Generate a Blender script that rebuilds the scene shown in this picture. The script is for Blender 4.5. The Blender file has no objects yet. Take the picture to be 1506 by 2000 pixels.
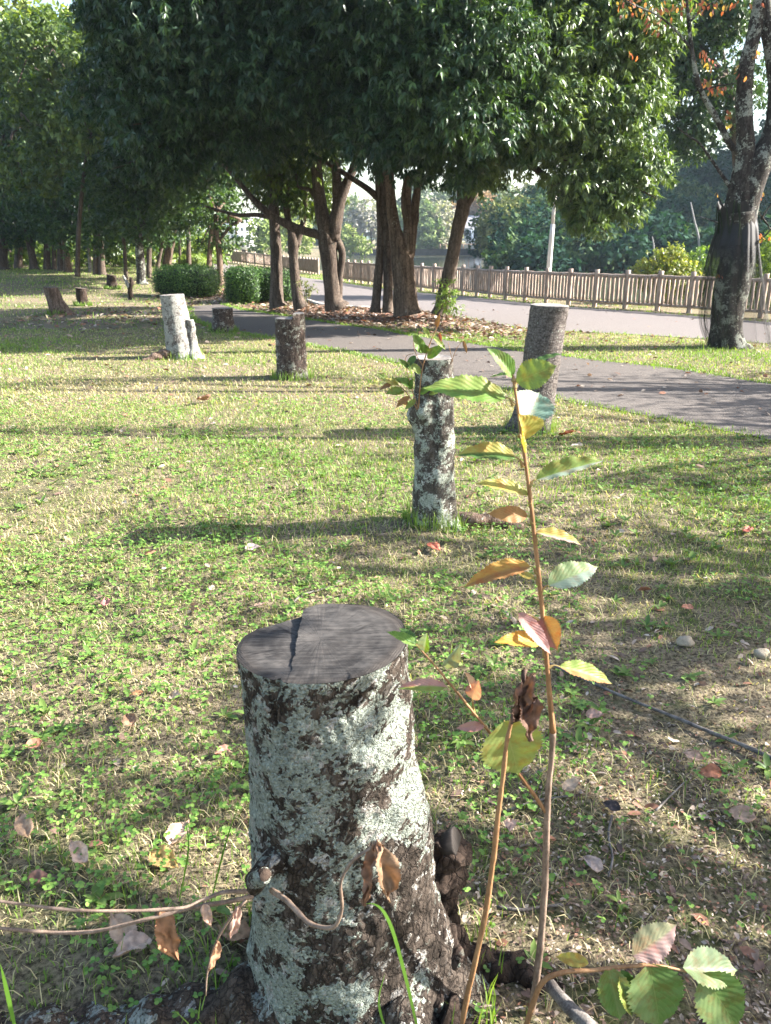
import bpy, math, random
import numpy as np
from mathutils import Vector, noise as mnoise

random.seed(7)
rng = np.random.default_rng(7)
R = math.radians
SC = bpy.context.scene
COL = SC.collection

# ------------------------------------------------------------------ camera, world, sun, exposure
EYE = 1.5
PITCH = math.atan(520 / 1500)
cd = bpy.data.cameras.new('camera')
cam = bpy.data.objects.new('camera', cd)
COL.objects.link(cam)
cam.location = (0, 0, EYE)
cam.rotation_euler = (math.pi / 2 - PITCH, 0, 0)
cd.sensor_fit = 'VERTICAL'
cd.sensor_height = 36
cd.lens = 27
cd.clip_start = 0.02
cd.clip_end = 3000
cd.dof.use_dof = True
cd.dof.focus_distance = 2.6
cd.dof.aperture_fstop = 10
SC.camera = cam

SUN_EL, SUN_AZ = R(31), R(5)            # azimuth measured from +X (to the side) towards +Y (away)
sun_dir = Vector((math.cos(SUN_EL) * math.cos(SUN_AZ), math.cos(SUN_EL) * math.sin(SUN_AZ), math.sin(SUN_EL)))
w = bpy.data.worlds.new('World')
SC.world = w
w.use_nodes = True
nt = w.node_tree
bg = nt.nodes['Background']
sky = nt.nodes.new('ShaderNodeTexSky')
sky.sky_type = 'NISHITA'
sky.sun_disc = False
sky.sun_elevation = SUN_EL
sky.sun_rotation = math.pi / 2 - SUN_AZ
sky.air_density = 1.2
sky.dust_density = 2.0
nt.links.new(sky.outputs[0], bg.inputs[0])
bg.inputs[1].default_value = 0.082
ld = bpy.data.lights.new('sun', 'SUN')
ld.energy = 5.0
ld.angle = R(0.5)
ld.color = (1.0, 0.955, 0.89)
sun = bpy.data.objects.new('sun', ld)
COL.objects.link(sun)
sun.rotation_euler = sun_dir.to_track_quat('Z', 'Y').to_euler()
SC.view_settings.view_transform = 'Standard'
SC.view_settings.look = 'None'
SC.view_settings.exposure = 2.5
SC.view_settings.gamma = 1
SC.cycles.use_denoising = True
SC.cycles.max_bounces = 8
SC.cycles.diffuse_bounces = 4
SC.cycles.transmission_bounces = 4
SC.cycles.transparent_max_bounces = 12
SC.cycles.caustics_reflective = False
SC.cycles.caustics_refractive = False
SC.cycles.sample_clamp_indirect = 6

# ------------------------------------------------------------------ pixel helpers (a photo pixel to a point in the place)
cp, sp = math.cos(PITCH), math.sin(PITCH)


def ray(px, py):
    a, b = (px - 753) / 1500, (1000 - py) / 1500
    return np.array([a, cp + b * sp, -sp + b * cp])


def sstep(a, b, x):
    t = np.clip((x - a) / (b - a), 0, 1)
    return t * t * (3 - 2 * t)


FENCE = [(-30.0, 125.0), (-16.2, 81.0), (-8.1, 58.0), (-3.65, 43.7), (-1.95, 36.0), (1.22, 28.1), (7.3, 18.4), (12.0, 10.5), (20.0, -4.0)]
_fy = np.array([p[1] for p in FENCE][::-1])
_fx = np.array([p[0] for p in FENCE][::-1])


def fence_x(y):
    return np.interp(y, _fy, _fx)


def H(x, y):
    x = np.asarray(x, float); y = np.asarray(y, float)
    s = x - fence_x(y)
    z = 0.35 * sstep(14, 42, y) * sstep(-5, -11, x) + 1.2 * sstep(45, 110, y) * sstep(-14, -40, x)
    pond = sstep(2.2, 6.0, s)
    hill = sstep(52, 66, y + 0.25 * (x - 20)) * sstep(9, 17, x - 0.10 * (y - 50)) * sstep(260, 150, y)
    far = sstep(165, 170, y)
    z = z * (1 - pond) + pond * (-1.6)
    z = np.where(far > 0, z * (1 - far) + far * (0.35 + 0.02 * np.clip(y - 170, 0, 200)), z)
    z = z * (1 - hill) + hill * (-0.7 + 9.0 * sstep(62, 130, y) + 54 * sstep(50, 120, x) * sstep(52, 75, y))  # the ridge out of view is raised to throw the hillside into shade
    near = sstep(6.0, 4.5, y) * sstep(4.5, 3.5, np.abs(x))
    z = z + near * 0.012 * (np.sin(x * 5.1 + 1.3 * np.sin(y * 3.3)) + np.sin(y * 6.7 + x * 2.1) + 0.6 * np.sin(x * 13 + y * 11))
    return z


def G(px, py):
    """where the ray through a pixel meets the ground"""
    d = ray(px, py)
    z = 0.0
    for _ in range(12):
        t = (z - EYE) / d[2]
        p = np.array([0, 0, EYE]) + d * t
        z = float(H(p[0], p[1]))
    return np.array([p[0], p[1], z])


def P(px, py, y):
    """the point on that ray at the distance y"""
    d = ray(px, py)
    return np.array([0, 0, EYE]) + d * (y / d[1])


def mpp(px, py, y):
    """metres in one pixel at that point"""
    return y / ray(px, py)[1] / 1500


# ------------------------------------------------------------------ mesh helpers
class MB:
    def __init__(s):
        s.V = []; s.T = []; s.Q = []; s.C = []; s.UV = []; s.n = 0

    def add(s, V, T=None, Q=None, C=None, UV=None):
        V = np.asarray(V, float).reshape(-1, 3)
        k = len(V)
        if T is not None and len(T): s.T.append(np.asarray(T, np.int64).reshape(-1, 3) + s.n)
        if Q is not None and len(Q): s.Q.append(np.asarray(Q, np.int64).reshape(-1, 4) + s.n)
        s.V.append(V)
        C = np.ones((k, 3)) * 0.5 if C is None else np.broadcast_to(np.asarray(C, float), (k, 3))
        s.C.append(C)
        s.UV.append(np.zeros((k, 2)) if UV is None else np.asarray(UV, float))
        s.n += k

    def build(s, name, mat, parent=None, smooth=True):
        V = np.concatenate(s.V) if s.V else np.zeros((0, 3))
        if parent is not None:
            q = parent; off = np.zeros(3)
            while q is not None:
                off = off + np.array(q.location); q = q.parent
            V = V - off
        T = np.concatenate(s.T) if s.T else np.zeros((0, 3), np.int64)
        Q = np.concatenate(s.Q) if s.Q else np.zeros((0, 4), np.int64)
        me = bpy.data.meshes.new(name)
        me.vertices.add(len(V)); me.vertices.foreach_set('co', V.astype(np.float32).ravel())
        me.loops.add(3 * len(T) + 4 * len(Q))
        me.loops.foreach_set('vertex_index', np.concatenate([T.ravel(), Q.ravel()]).astype(np.int32))
        me.polygons.add(len(T) + len(Q))
        st = np.concatenate([np.arange(len(T)) * 3, 3 * len(T) + np.arange(len(Q)) * 4]).astype(np.int32)
        me.polygons.foreach_set('loop_start', st)
        me.polygons.foreach_set('use_smooth', np.full(len(T) + len(Q), smooth))
        me.update(calc_edges=True)
        ca = me.color_attributes.new('Col', 'FLOAT_COLOR', 'POINT')
        C = np.concatenate(s.C)
        ca.data.foreach_set('color', np.c_[C, np.ones(len(C))].astype(np.float32).ravel())
        at = me.attributes.new('leafuv', 'FLOAT2', 'POINT')
        at.data.foreach_set('vector', np.concatenate(s.UV).astype(np.float32).ravel())
        me.materials.append(mat)
        o = bpy.data.objects.new(name, me)
        COL.objects.link(o)
        if parent is not None: o.parent = parent
        return o


def thing(name, label, cat, loc=(0, 0, 0), group=None):
    o = bpy.data.objects.new(name, None)
    COL.objects.link(o)
    o.location = tuple(float(v) for v in loc)
    o.empty_display_size = 0.1
    return tag(o, label, cat, group)


def tag(o, label=None, cat=None, group=None, kind=None):
    if label: o['label'] = label
    if cat: o['category'] = cat
    if group: o['group'] = group
    if kind: o['kind'] = kind
    return o


def catmull(pts, k=5):
    pts = np.asarray(pts, float)
    if len(pts) < 3:
        t = np.linspace(0, 1, k + 1)[:, None]
        return pts[0] * (1 - t) + pts[-1] * t
    p = np.vstack([2 * pts[0] - pts[1], pts, 2 * pts[-1] - pts[-2]])
    out = []
    for i in range(1, len(p) - 2):
        for j in range(k):
            t = j / k
            out.append(0.5 * (2 * p[i] + (p[i + 1] - p[i - 1]) * t + (2 * p[i - 1] - 5 * p[i] + 4 * p[i + 1] - p[i + 2]) * t * t
                              + (3 * p[i] - p[i - 1] - 3 * p[i + 1] + p[i + 2]) * t ** 3))
    out.append(p[-2])
    return np.array(out)


def tube(mb, pts, rad, seg=8, k=5, rough=0.0, freq=3.0, flute=0.0, nfl=5, C=None, caps=True):
    """tapered round limb through points with a radius at each"""
    q = catmull(np.c_[np.asarray(pts, float), np.asarray(rad, float)], k)
    c, r = q[:, :3], np.maximum(q[:, 3], 1e-4)
    d = np.gradient(c, axis=0)
    d /= np.linalg.norm(d, axis=1)[:, None] + 1e-12
    ref = np.array([0.13, 1.0, 0.05]) if abs(d[0][2]) > 0.5 else np.array([0.05, 0.1, 1.0])
    u = np.cross(d, ref); u /= np.linalg.norm(u, axis=1)[:, None] + 1e-12
    v = np.cross(d, u)
    th = np.linspace(0, 2 * math.pi, seg, endpoint=False)
    rr = r[:, None] * np.ones(seg)[None]
    if flute: rr = rr * (1 + flute * np.sin(nfl * th)[None] + 0.5 * flute * np.sin((nfl + 4) * th + 1.0)[None])
    V = c[:, None, :] + rr[..., None] * (np.cos(th)[None, :, None] * u[:, None, :] + np.sin(th)[None, :, None] * v[:, None, :])
    if rough:
        flat = V.reshape(-1, 3)
        nz = np.array([mnoise.noise(Vector(p * freq)) for p in flat]).reshape(rr.shape)
        V = V + (nz * rough * r[:, None])[..., None] * (V - c[:, None, :]) / (rr[..., None] + 1e-9)
    n = len(c)
    i = np.arange(n - 1)[:, None] * seg; j = np.arange(seg)[None]; jn = (j + 1) % seg
    Q = np.stack([i + j, i + jn, i + seg + jn, i + seg + j], -1).reshape(-1, 4)
    V = V.reshape(-1, 3)
    T = None
    if caps:
        V = np.vstack([V, c[0], c[-1]])
        a, b = n * seg, n * seg + 1
        j = np.arange(seg); jn = (j + 1) % seg
        T = np.vstack([np.c_[jn, j, np.full(seg, a)], np.c_[(n - 1) * seg + j, (n - 1) * seg + jn, np.full(seg, b)]])
    mb.add(V, T, Q, C)


def box(mb, c, sx, sy, sz, rz=0.0, C=None):
    x, y, z = sx / 2, sy / 2, sz / 2
    v = np.array([(a, b, d) for a in (-x, x) for b in (-y, y) for d in (-z, z)])
    ca, sa = math.cos(rz), math.sin(rz)
    v = np.c_[v[:, 0] * ca - v[:, 1] * sa, v[:, 0] * sa + v[:, 1] * ca, v[:, 2]] + np.asarray(c, float)
    mb.add(v, None, [(0, 1, 3, 2), (4, 6, 7, 5), (0, 4, 5, 1), (2, 3, 7, 6), (0, 2, 6, 4), (1, 5, 7, 3)], C)


def nrm(a):
    return a / (np.linalg.norm(a, axis=-1, keepdims=True) + 1e-12)


# leaf templates: (along, across, normal)
LT4 = (np.array([(0, 0, 0), (.42, .5, .05), (.48, 0, 0), (.42, -.5, .05), (1, 0, -.16)]), np.array([(0, 2, 1), (0, 3, 2), (2, 4, 1), (3, 4, 2)]))
LT2 = (np.array([(0, 0, 0), (.45, .5, 0), (.45, -.5, 0), (1, 0, -.12)]), np.array([(0, 2, 1), (1, 2, 3)]))
LT7 = (np.array([(0, 0, 0), (.3, .42, .06), (.3, 0, 0), (.3, -.42, .06), (.7, .38, .03), (.7, 0, -.02), (.7, -.38, .03), (1, 0, -.1)]),
       np.array([(0, 2, 1), (0, 3, 2), (1, 2, 5), (1, 5, 4), (2, 3, 6), (2, 6, 5), (4, 5, 7), (5, 6, 7)]))


def leaves(mb, c, d, n, L, W, col, tmpl=LT4):
    """many leaves at once: base point, direction, normal, length, width, colour"""
    tv, tt = tmpl
    d = nrm(d)
    s = nrm(np.cross(n, d)); nn = np.cross(d, s)
    L = np.broadcast_to(L, (len(c),)); W = np.broadcast_to(W, (len(c),))
    V = c[:, None] + tv[None, :, 0:1] * (d * L[:, None])[:, None] + tv[None, :, 1:2] * (s * W[:, None])[:, None] + tv[None, :, 2:3] * (nn * L[:, None])[:, None]
    k = len(tv)
    T = (tt[None] + (np.arange(len(c)) * k)[:, None, None]).reshape(-1, 3)
    Cc = np.repeat(np.broadcast_to(col, (len(c), 3)), k, axis=0)
    mb.add(V.reshape(-1, 3), T, None, Cc)


def rdir(n):
    return nrm(rng.normal(size=(n, 3)))


def lumps(p, f, seed=0):
    """cheap smooth noise in -1..1 for arrays"""
    g = np.random.default_rng(seed)
    o = 0
    for i in range(5):
        k = g.normal(size=p.shape[-1]) * f
        o = o + np.sin(p @ k + g.uniform(0, 6.28))
    return o / 3.0


def mixc(a, b, t):
    a = np.asarray(a, float); b = np.asarray(b, float)
    return a * (1 - t[:, None]) + b * t[:, None]


def blob_leaves(mb, c, r, n_twigs, leaf_len, leaf_w, ca, cb, per=9, droop=0.5, flat=0.85, tmpl=LT4, shell=0.45, seed=0):
    """a rounded mass of leafy twigs"""
    o = rdir(n_twigs)
    rad = (shell + (1 - shell) * rng.random(n_twigs) ** 0.5)
    rad = rad * (1 + 0.22 * lumps(o, 3.2, seed) + 0.10 * rng.normal(size=n_twigs))
    pos = np.asarray(c) + o * (rad * r)[:, None] * np.array([1, 1, flat])
    tw = nrm(o * 0.8 + rdir(n_twigs) * 0.6 + np.array([0, 0, -0.15]))
    pos = np.repeat(pos, per, 0); t2 = np.repeat(tw, per, 0)
    m = len(pos)
    pr = rdir(m)
    d = nrm(t2 * 0.45 + pr * 0.75 + np.array([0, 0, -droop]))
    nn = nrm(np.array([0, 0, 1.0]) * 0.7 + rdir(m) * 0.5 + t2 * 0.4)
    base = pos + t2 * (rng.random(m) * leaf_len * 0.9)[:, None]
    tone = np.repeat(rng.random(n_twigs), per) * 0.65 + rng.random(m) * 0.35
    col = mixc(ca, cb, tone ** 1.5)
    leaves(mb, base, d, nn, leaf_len * (0.7 + 0.5 * rng.random(m)), leaf_w * (0.75 + 0.45 * rng.random(m)), col, tmpl)


# ------------------------------------------------------------------ materials
def mat(name):
    m = bpy.data.materials.new(name)
    m.use_nodes = True
    t = m.node_tree
    for n in list(t.nodes): t.nodes.remove(n)
    out = t.nodes.new('ShaderNodeOutputMaterial')
    return m, t, out


class N:
    """short-hand for building a node tree"""
    def __init__(s, t): s.t = t

    def new(s, kind, **kw):
        n = s.t.nodes.new(kind)
        for k, v in kw.items(): setattr(n, k, v)
        return n

    def put(s, sock, v):
        if isinstance(v, bpy.types.NodeSocket): s.t.links.new(v, sock)
        elif isinstance(v, (tuple, list)) and sock.type == 'RGBA' and len(v) == 3: sock.default_value = (*v, 1)
        else: sock.default_value = v

    def obj(s): return s.new('ShaderNodeTexCoord').outputs['Object']

    def mapping(s, v, scale=(1, 1, 1), rot=(0, 0, 0)):
        n = s.new('ShaderNodeMapping'); s.put(n.inputs['Vector'], v)
        n.inputs['Scale'].default_value = scale; n.inputs['Rotation'].default_value = rot
        return n.outputs[0]

    def noise(s, v, scale=5, detail=6, rough=0.55, dist=0.0):
        n = s.new('ShaderNodeTexNoise'); s.put(n.inputs['Vector'], v)
        n.inputs['Scale'].default_value = scale; n.inputs['Detail'].default_value = detail
        n.inputs['Roughness'].default_value = rough; n.inputs['Distortion'].default_value = dist
        return n.outputs['Fac']

    def voro(s, v, scale=5, feature='F1', out='Distance'):
        n = s.new('ShaderNodeTexVoronoi', feature=feature); s.put(n.inputs['Vector'], v)
        n.inputs['Scale'].default_value = scale
        return n.outputs[out]

    def ramp(s, v, lo, hi, a=0.0, b=1.0, smooth=True):
        n = s.new('ShaderNodeMapRange', interpolation_type='SMOOTHSTEP' if smooth else 'LINEAR')
        s.put(n.inputs[0], v)
        n.inputs[1].default_value = lo; n.inputs[2].default_value = hi
        n.inputs[3].default_value = a; n.inputs[4].default_value = b
        return n.outputs[0]

    def math(s, op, a, b=0.0):
        n = s.new('ShaderNodeMath', operation=op); s.put(n.inputs[0], a); s.put(n.inputs[1], b)
        return n.outputs[0]

    def mix(s, f, a, b, blend='MIX'):
        n = s.new('ShaderNodeMix', data_type='RGBA', blend_type=blend)
        s.put(n.inputs[0], f); s.put(n.inputs[6], a); s.put(n.inputs[7], b)
        return n.outputs[2]

    def bump(s, h, strength=0.5, dist=0.01):
        n = s.new('ShaderNodeBump'); s.put(n.inputs['Height'], h)
        n.inputs['Strength'].default_value = strength; n.inputs['Distance'].default_value = dist
        return n.outputs[0]

    def bsdf(s, color, rough=0.8, spec=0.3, normal=None):
        n = s.new('ShaderNodeBsdfPrincipled')
        s.put(n.inputs['Base Color'], color); s.put(n.inputs['Roughness'], rough)
        n.inputs['Specular IOR Level'].default_value = spec
        if normal is not None: s.put(n.inputs['Normal'], normal)
        return n.outputs[0]

    def attr(s, name, out='Color'):
        return s.new('ShaderNodeAttribute', attribute_name=name).outputs[out]


def leaf_mat(name, rough=0.5, spec=0.35, trans=0.3, tint=(1.25, 1.35, 0.5), fine=None):
    m, t, out = mat(name); n = N(t)
    c = n.attr('Col')
    if fine:
        nz = n.noise(n.obj(), fine, 3)
        c = n.mix(0.6, c, n.mix(1.0, c, n.ramp(nz, 0.3, 0.7, 0.55, 1.4), 'MULTIPLY'))
    s1 = n.bsdf(c, rough, spec)
    tr = n.new('ShaderNodeBsdfTranslucent')
    n.put(tr.inputs[0], n.mix(1.0, c, tint, 'MULTIPLY'))
    mx = n.new('ShaderNodeMixShader'); mx.inputs[0].default_value = trans
    t.links.new(s1, mx.inputs[1]); t.links.new(tr.outputs[0], mx.inputs[2]); t.links.new(mx.outputs[0], out.inputs[0])
    return m


def big_leaf_mat(name):
    """cherry leaf with veins, blotches and a paler midrib; the colour comes with each leaf"""
    m, t, out = mat(name); n = N(t)
    c = n.attr('Col')
    uv = n.new('ShaderNodeSeparateXYZ'); n.put(uv.inputs[0], n.attr('leafuv', 'Vector'))
    av = n.math('ABSOLUTE', uv.outputs[1])
    ph = n.math('SUBTRACT', n.math('MULTIPLY', uv.outputs[0], 9.0), n.math('MULTIPLY', av, 3.2))
    fr = n.math('ABSOLUTE', n.math('SUBTRACT', n.math('FRACT', ph), 0.5))
    vein = n.ramp(fr, 0.0, 0.10, 1.0, 0.0)
    mid = n.ramp(av, 0.0, 0.035, 1.0, 0.0)
    v = n.math('MAXIMUM', n.math('MULTIPLY', vein, 0.5), mid)
    ob = n.obj()
    bl = n.noise(ob, 45, 6, 0.7)
    c2 = n.mix(n.ramp(bl, 0.46, 0.64, 0, 0.6), c, n.mix(1.0, c, (1.05, 0.52, 0.42), 'MULTIPLY'))
    c3 = n.mix(n.math('MULTIPLY', v, 0.16), c2, (0.50, 0.48, 0.22))
    nb = n.bump(n.math('ADD', n.math('MULTIPLY', fr, 1.0), n.math('MULTIPLY', n.noise(ob, 160, 3), 0.25)), 0.28, 0.003)
    s1 = n.bsdf(c3, 0.52, 0.32, nb)
    tr = n.new('ShaderNodeBsdfTranslucent')
    n.put(tr.inputs[0], n.mix(1.0, c3, (1.25, 1.15, 0.45), 'MULTIPLY'))
    mx = n.new('ShaderNodeMixShader'); mx.inputs[0].default_value = 0.30
    t.links.new(s1, mx.inputs[1]); t.links.new(tr.outputs[0], mx.inputs[2]); t.links.new(mx.outputs[0], out.inputs[0])
    return m


def bark_mat(name, dark=(.035, .027, .02), mid=(.11, .08, .06), lichen=(.42, .48, .40), crust=(.58, .57, .52), lo=0.50, hi=0.56, crust_lo=0.62,
             scale=9.0, stretch=(1, 1, .35), lentic=0.0, bump=0.7, bias=None, warpk=.35, flake=.60, cells=16):
    m, t, out = mat(name); n = N(t)
    ob = n.obj()
    warp = n.noise(ob, scale * 3.2, 4, 0.6)
    sc = n.new('ShaderNodeVectorMath', operation='ADD')
    n.put(sc.inputs[0], ob)
    wv = n.new('ShaderNodeCombineXYZ')
    k = n.math('MULTIPLY', n.math('SUBTRACT', warp, 0.5), warpk / scale)
    n.put(wv.inputs[0], k); n.put(wv.inputs[1], k); n.put(wv.inputs[2], k)
    n.put(sc.inputs[1], wv.outputs[0])
    q = sc.outputs[0]
    bn = n.noise(n.mapping(ob, stretch), scale * 4, 9, 0.75)
    bark = n.mix(n.ramp(bn, 0.35, 0.68), dark, mid)
    pe = n.ramp(n.voro(n.mapping(q, (1, 1, .38)), scale * 6, 'DISTANCE_TO_EDGE'), 0.0, 0.14)
    bark = n.mix(n.ramp(pe, 0, .6, .65, 0), bark, n.mix(1.0, dark, (.55, .5, .5), 'MULTIPLY'))
    vo = n.new('ShaderNodeTexVoronoi'); n.put(vo.inputs['Vector'], q); vo.inputs['Scale'].default_value = scale * cells
    cq = vo.outputs['Position']; cd_ = vo.outputs['Distance']
    big = n.noise(cq, scale, 9, 0.66, 0.3)
    if bias:
        sx = n.new('ShaderNodeSeparateXYZ'); n.put(sx.inputs[0], ob)
        side = n.math('MULTIPLY', n.ramp(sx.outputs[0], bias[0], bias[1]), n.ramp(sx.outputs[2], bias[2], bias[3], 1.0, 0.0))
        big = n.math('SUBTRACT', big, n.math('MULTIPLY', side, bias[4]))
    midn = n.noise(cq, scale * 4.5, 7, 0.75)
    m1 = n.ramp(n.math('ADD', n.math('MULTIPLY', big, 0.68), n.math('MULTIPLY', midn, 0.32)), lo, hi)
    fine = n.noise(ob, scale * 13, 5, 0.75)
    m1 = n.math('MULTIPLY', m1, n.ramp(fine, 0.36, 0.44))
    m1 = n.math('MAXIMUM', m1, n.math('MULTIPLY', n.ramp(n.noise(cq, scale * 7.5, 5, 0.7), flake, flake + .04), n.ramp(big, lo - .14, lo + .02)))
    c2n = n.noise(n.mapping(cq, (1, 1, 1), (0.4, 0.2, 1.0)), scale * 2.6, 9, 0.72)
    m2 = n.ramp(c2n, crust_lo, crust_lo + 0.06)
    lic = n.mix(n.ramp(fine, 0.38, 0.66), n.mix(1.0, lichen, (.62, .64, .60), 'MULTIPLY'), lichen)  # dark speckles put tiny pit shadows into the lichen colour
    col = n.mix(m1, bark, lic)
    col = n.mix(m2, col, n.mix(n.ramp(fine, 0.35, 0.6), n.mix(1.0, crust, (.6, .58, .54), 'MULTIPLY'), crust))
    h = n.math('ADD', n.math('ADD', n.math('MULTIPLY', bn, 0.55), n.math('MULTIPLY', pe, 0.35)), n.math('MULTIPLY', fine, 0.35))
    h = n.math('ADD', h, n.math('MULTIPLY', n.math('MAXIMUM', m1, m2), n.ramp(cd_, 0.0, 0.75, 0.85, 0.1)))
    if lentic:
        ln = n.noise(n.mapping(ob, (1, 1, 9)), scale * 1.3, 4, 0.6)
        lm = n.ramp(ln, 0.60, 0.66)
        col = n.mix(n.math('MULTIPLY', lm, lentic), col, (.03, .024, .02))
        h = n.math('SUBTRACT', h, n.math('MULTIPLY', lm, 0.6))
    nb = n.bump(h, bump, 0.012)
    t.links.new(n.bsdf(col, 0.9, 0.15, nb), out.inputs[0])
    return m


def wood_cut_mat(name, a=(.13, .12, .12), b=(.30, .28, .27), ring=55.0, brown=(.2, .12, .07), rim=9.0, ctr=(0, 0)):
    m, t, out = mat(name); n = N(t)
    ob = n.obj()
    cm = n.new('ShaderNodeMapping'); n.put(cm.inputs[0], ob); cm.inputs['Location'].default_value = (-ctr[0], -ctr[1], 0)
    sx = n.new('ShaderNodeSeparateXYZ'); n.put(sx.inputs[0], cm.outputs[0])
    nz = n.noise(ob, 7, 5)
    r = n.math('SQRT', n.math('ADD', n.math('MULTIPLY', sx.outputs[0], sx.outputs[0]), n.math('MULTIPLY', sx.outputs[1], sx.outputs[1])))
    rn = n.math('ADD', r, n.math('MULTIPLY', nz, 0.05))
    rg = n.math('SINE', n.math('MULTIPLY', rn, ring * 6.28))
    ang = n.math('ARCTAN2', sx.outputs[1], sx.outputs[0])
    cv = n.new('ShaderNodeCombineXYZ')
    n.put(cv.inputs[0], n.math('MULTIPLY', ang, 14.0)); n.put(cv.inputs[1], n.math('MULTIPLY', r, 4.0))
    rad = n.noise(cv.outputs[0], 1.0, 5, 0.6)
    saw = n.noise(n.mapping(ob, (10, 160, 10), (0, 0, 0.25)), 1.0, 3, 0.6)
    f = n.math('ADD', n.math('MULTIPLY', rg, 0.016), n.math('ADD', n.math('MULTIPLY', n.noise(ob, 14, 6, 0.65), 0.75), n.math('MULTIPLY', saw, 0.45)))
    col = n.mix(n.ramp(f, 0.42, 0.80), a, b)
    col = n.mix(n.math('MULTIPLY', n.ramp(rad, 0.60, 0.72, 0, 0.5), n.ramp(r, .03, .08)), col, (.03, .026, .025))
    col = n.mix(n.ramp(n.noise(ob, 5, 3), 0.55, 0.7, 0, 0.45), col, brown)
    ck = n.ramp(n.voro(n.mapping(cv.outputs[0], (.22, .35, 1)), 1.6, 'DISTANCE_TO_EDGE'), 0.0, 0.045, 1.0, 0.0)
    col = n.mix(n.math('MULTIPLY', ck, n.ramp(n.noise(ob, 9, 3), .42, .6, 0, .9)), col, (.006, .005, .005))
    col = n.mix(n.ramp(n.noise(ob, 22, 7, .75), .52, .70, 0, .55), col, a)
    col = n.mix(n.ramp(n.math('ADD', rn, n.math('MULTIPLY', n.noise(ob, 30, 4, .7), .02)), rim - .02, rim + .012, 0, .8), col, (.03, .024, .02))
    nb = n.bump(n.math('ADD', n.math('MULTIPLY', saw, 0.6), n.math('MULTIPLY', rad, 0.7)), 0.5, 0.004)
    t.links.new(n.bsdf(col, 0.75, 0.25, nb), out.inputs[0])
    return m


def plain_mat(name, a, b, scale=8.0, rough=0.85, spec=0.25, bump=0.3, stretch=(1, 1, 1), bd=0.01, lo=.35, hi=.65):
    m, t, out = mat(name); n = N(t)
    ob = n.mapping(n.obj(), stretch)
    f = n.noise(ob, scale, 7, 0.62)
    f2 = n.noise(ob, scale * 9, 4, 0.6)
    col = n.mix(n.ramp(n.math('ADD', n.math('MULTIPLY', f, 0.65), n.math('MULTIPLY', f2, 0.35)), lo, hi), a, b)
    nb = n.bump(n.math('ADD', f, n.math('MULTIPLY', f2, 0.5)), bump, bd)
    t.links.new(n.bsdf(col, rough, spec, nb), out.inputs[0])
    return m


def soil_mat():
    m, t, out = mat('ground_soil'); n = N(t)
    ob = n.obj()
    a = n.noise(ob, 0.7, 5, 0.6); b = n.noise(ob, 9, 8, 0.7); c = n.noise(ob, 70, 6, 0.7)
    straw = n.mix(n.ramp(c, 0.35, 0.62), (.05, .038, .027), (.27, .22, .145))
    moss = n.mix(n.ramp(c, 0.3, 0.65), (.035, .042, .014), (.105, .125, .045))
    col = n.mix(n.ramp(n.math('ADD', n.math('MULTIPLY', a, 0.5), n.math('MULTIPLY', b, 0.5)), 0.46, 0.62), straw, moss)
    col = n.mix(n.ramp(n.noise(ob, 3.1, 7, 0.7), 0.58, 0.70, 0, 0.7), col, (.055, .04, .03))
    nb = n.bump(n.math('ADD', b, c), 0.8, 0.03)
    t.links.new(n.bsdf(col, 0.95, 0.1, nb), out.inputs[0])
    return m


def asphalt_mat(name, a, b, patch=(.2, .19, .17)):
    m, t, out = mat(name); n = N(t)
    ob = n.obj()
    sp_ = n.voro(ob, 90); big = n.noise(ob, 0.6, 5, 0.6); f = n.noise(ob, 45, 6, 0.75)
    col = n.mix(n.ramp(f, 0.3, 0.7), a, b)
    col = n.mix(n.ramp(big, 0.4, 0.7, 0, 0.5), col, patch)
    col = n.mix(n.ramp(n.voro(ob, 16), 0.03, 0.05, 0.6, 0.0), col, (.42, .34, .26))
    nb = n.bump(n.math('ADD', n.math('MULTIPLY', sp_, 0.8), f), 0.7, 0.008)
    t.links.new(n.bsdf(col, 0.85, 0.3, nb), out.inputs[0])
    return m


def water_mat():
    m, t, out = mat('pond_water'); n = N(t)
    ob = n.obj()
    nb = n.bump(n.noise(n.mapping(ob, (1, .35, 1)), 1.6, 4), 0.12, 0.05)
    t.links.new(n.bsdf((.10, .105, .06), 0.08, 0.5, nb), out.inputs[0])
    return m


def net_mat():
    m, t, out = mat('black_mesh'); n = N(t)
    ob = n.obj()
    d = n.bsdf((.012, .012, .013), 0.6, 0.3)
    tr = n.new('ShaderNodeBsdfTransparent')
    mx = n.new('ShaderNodeMixShader')
    n.put(mx.inputs[0], n.attr('Col', 'Fac'))
    t.links.new(tr.outputs[0], mx.inputs[1]); t.links.new(d, mx.inputs[2]); t.links.new(mx.outputs[0], out.inputs[0])
    return m


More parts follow.
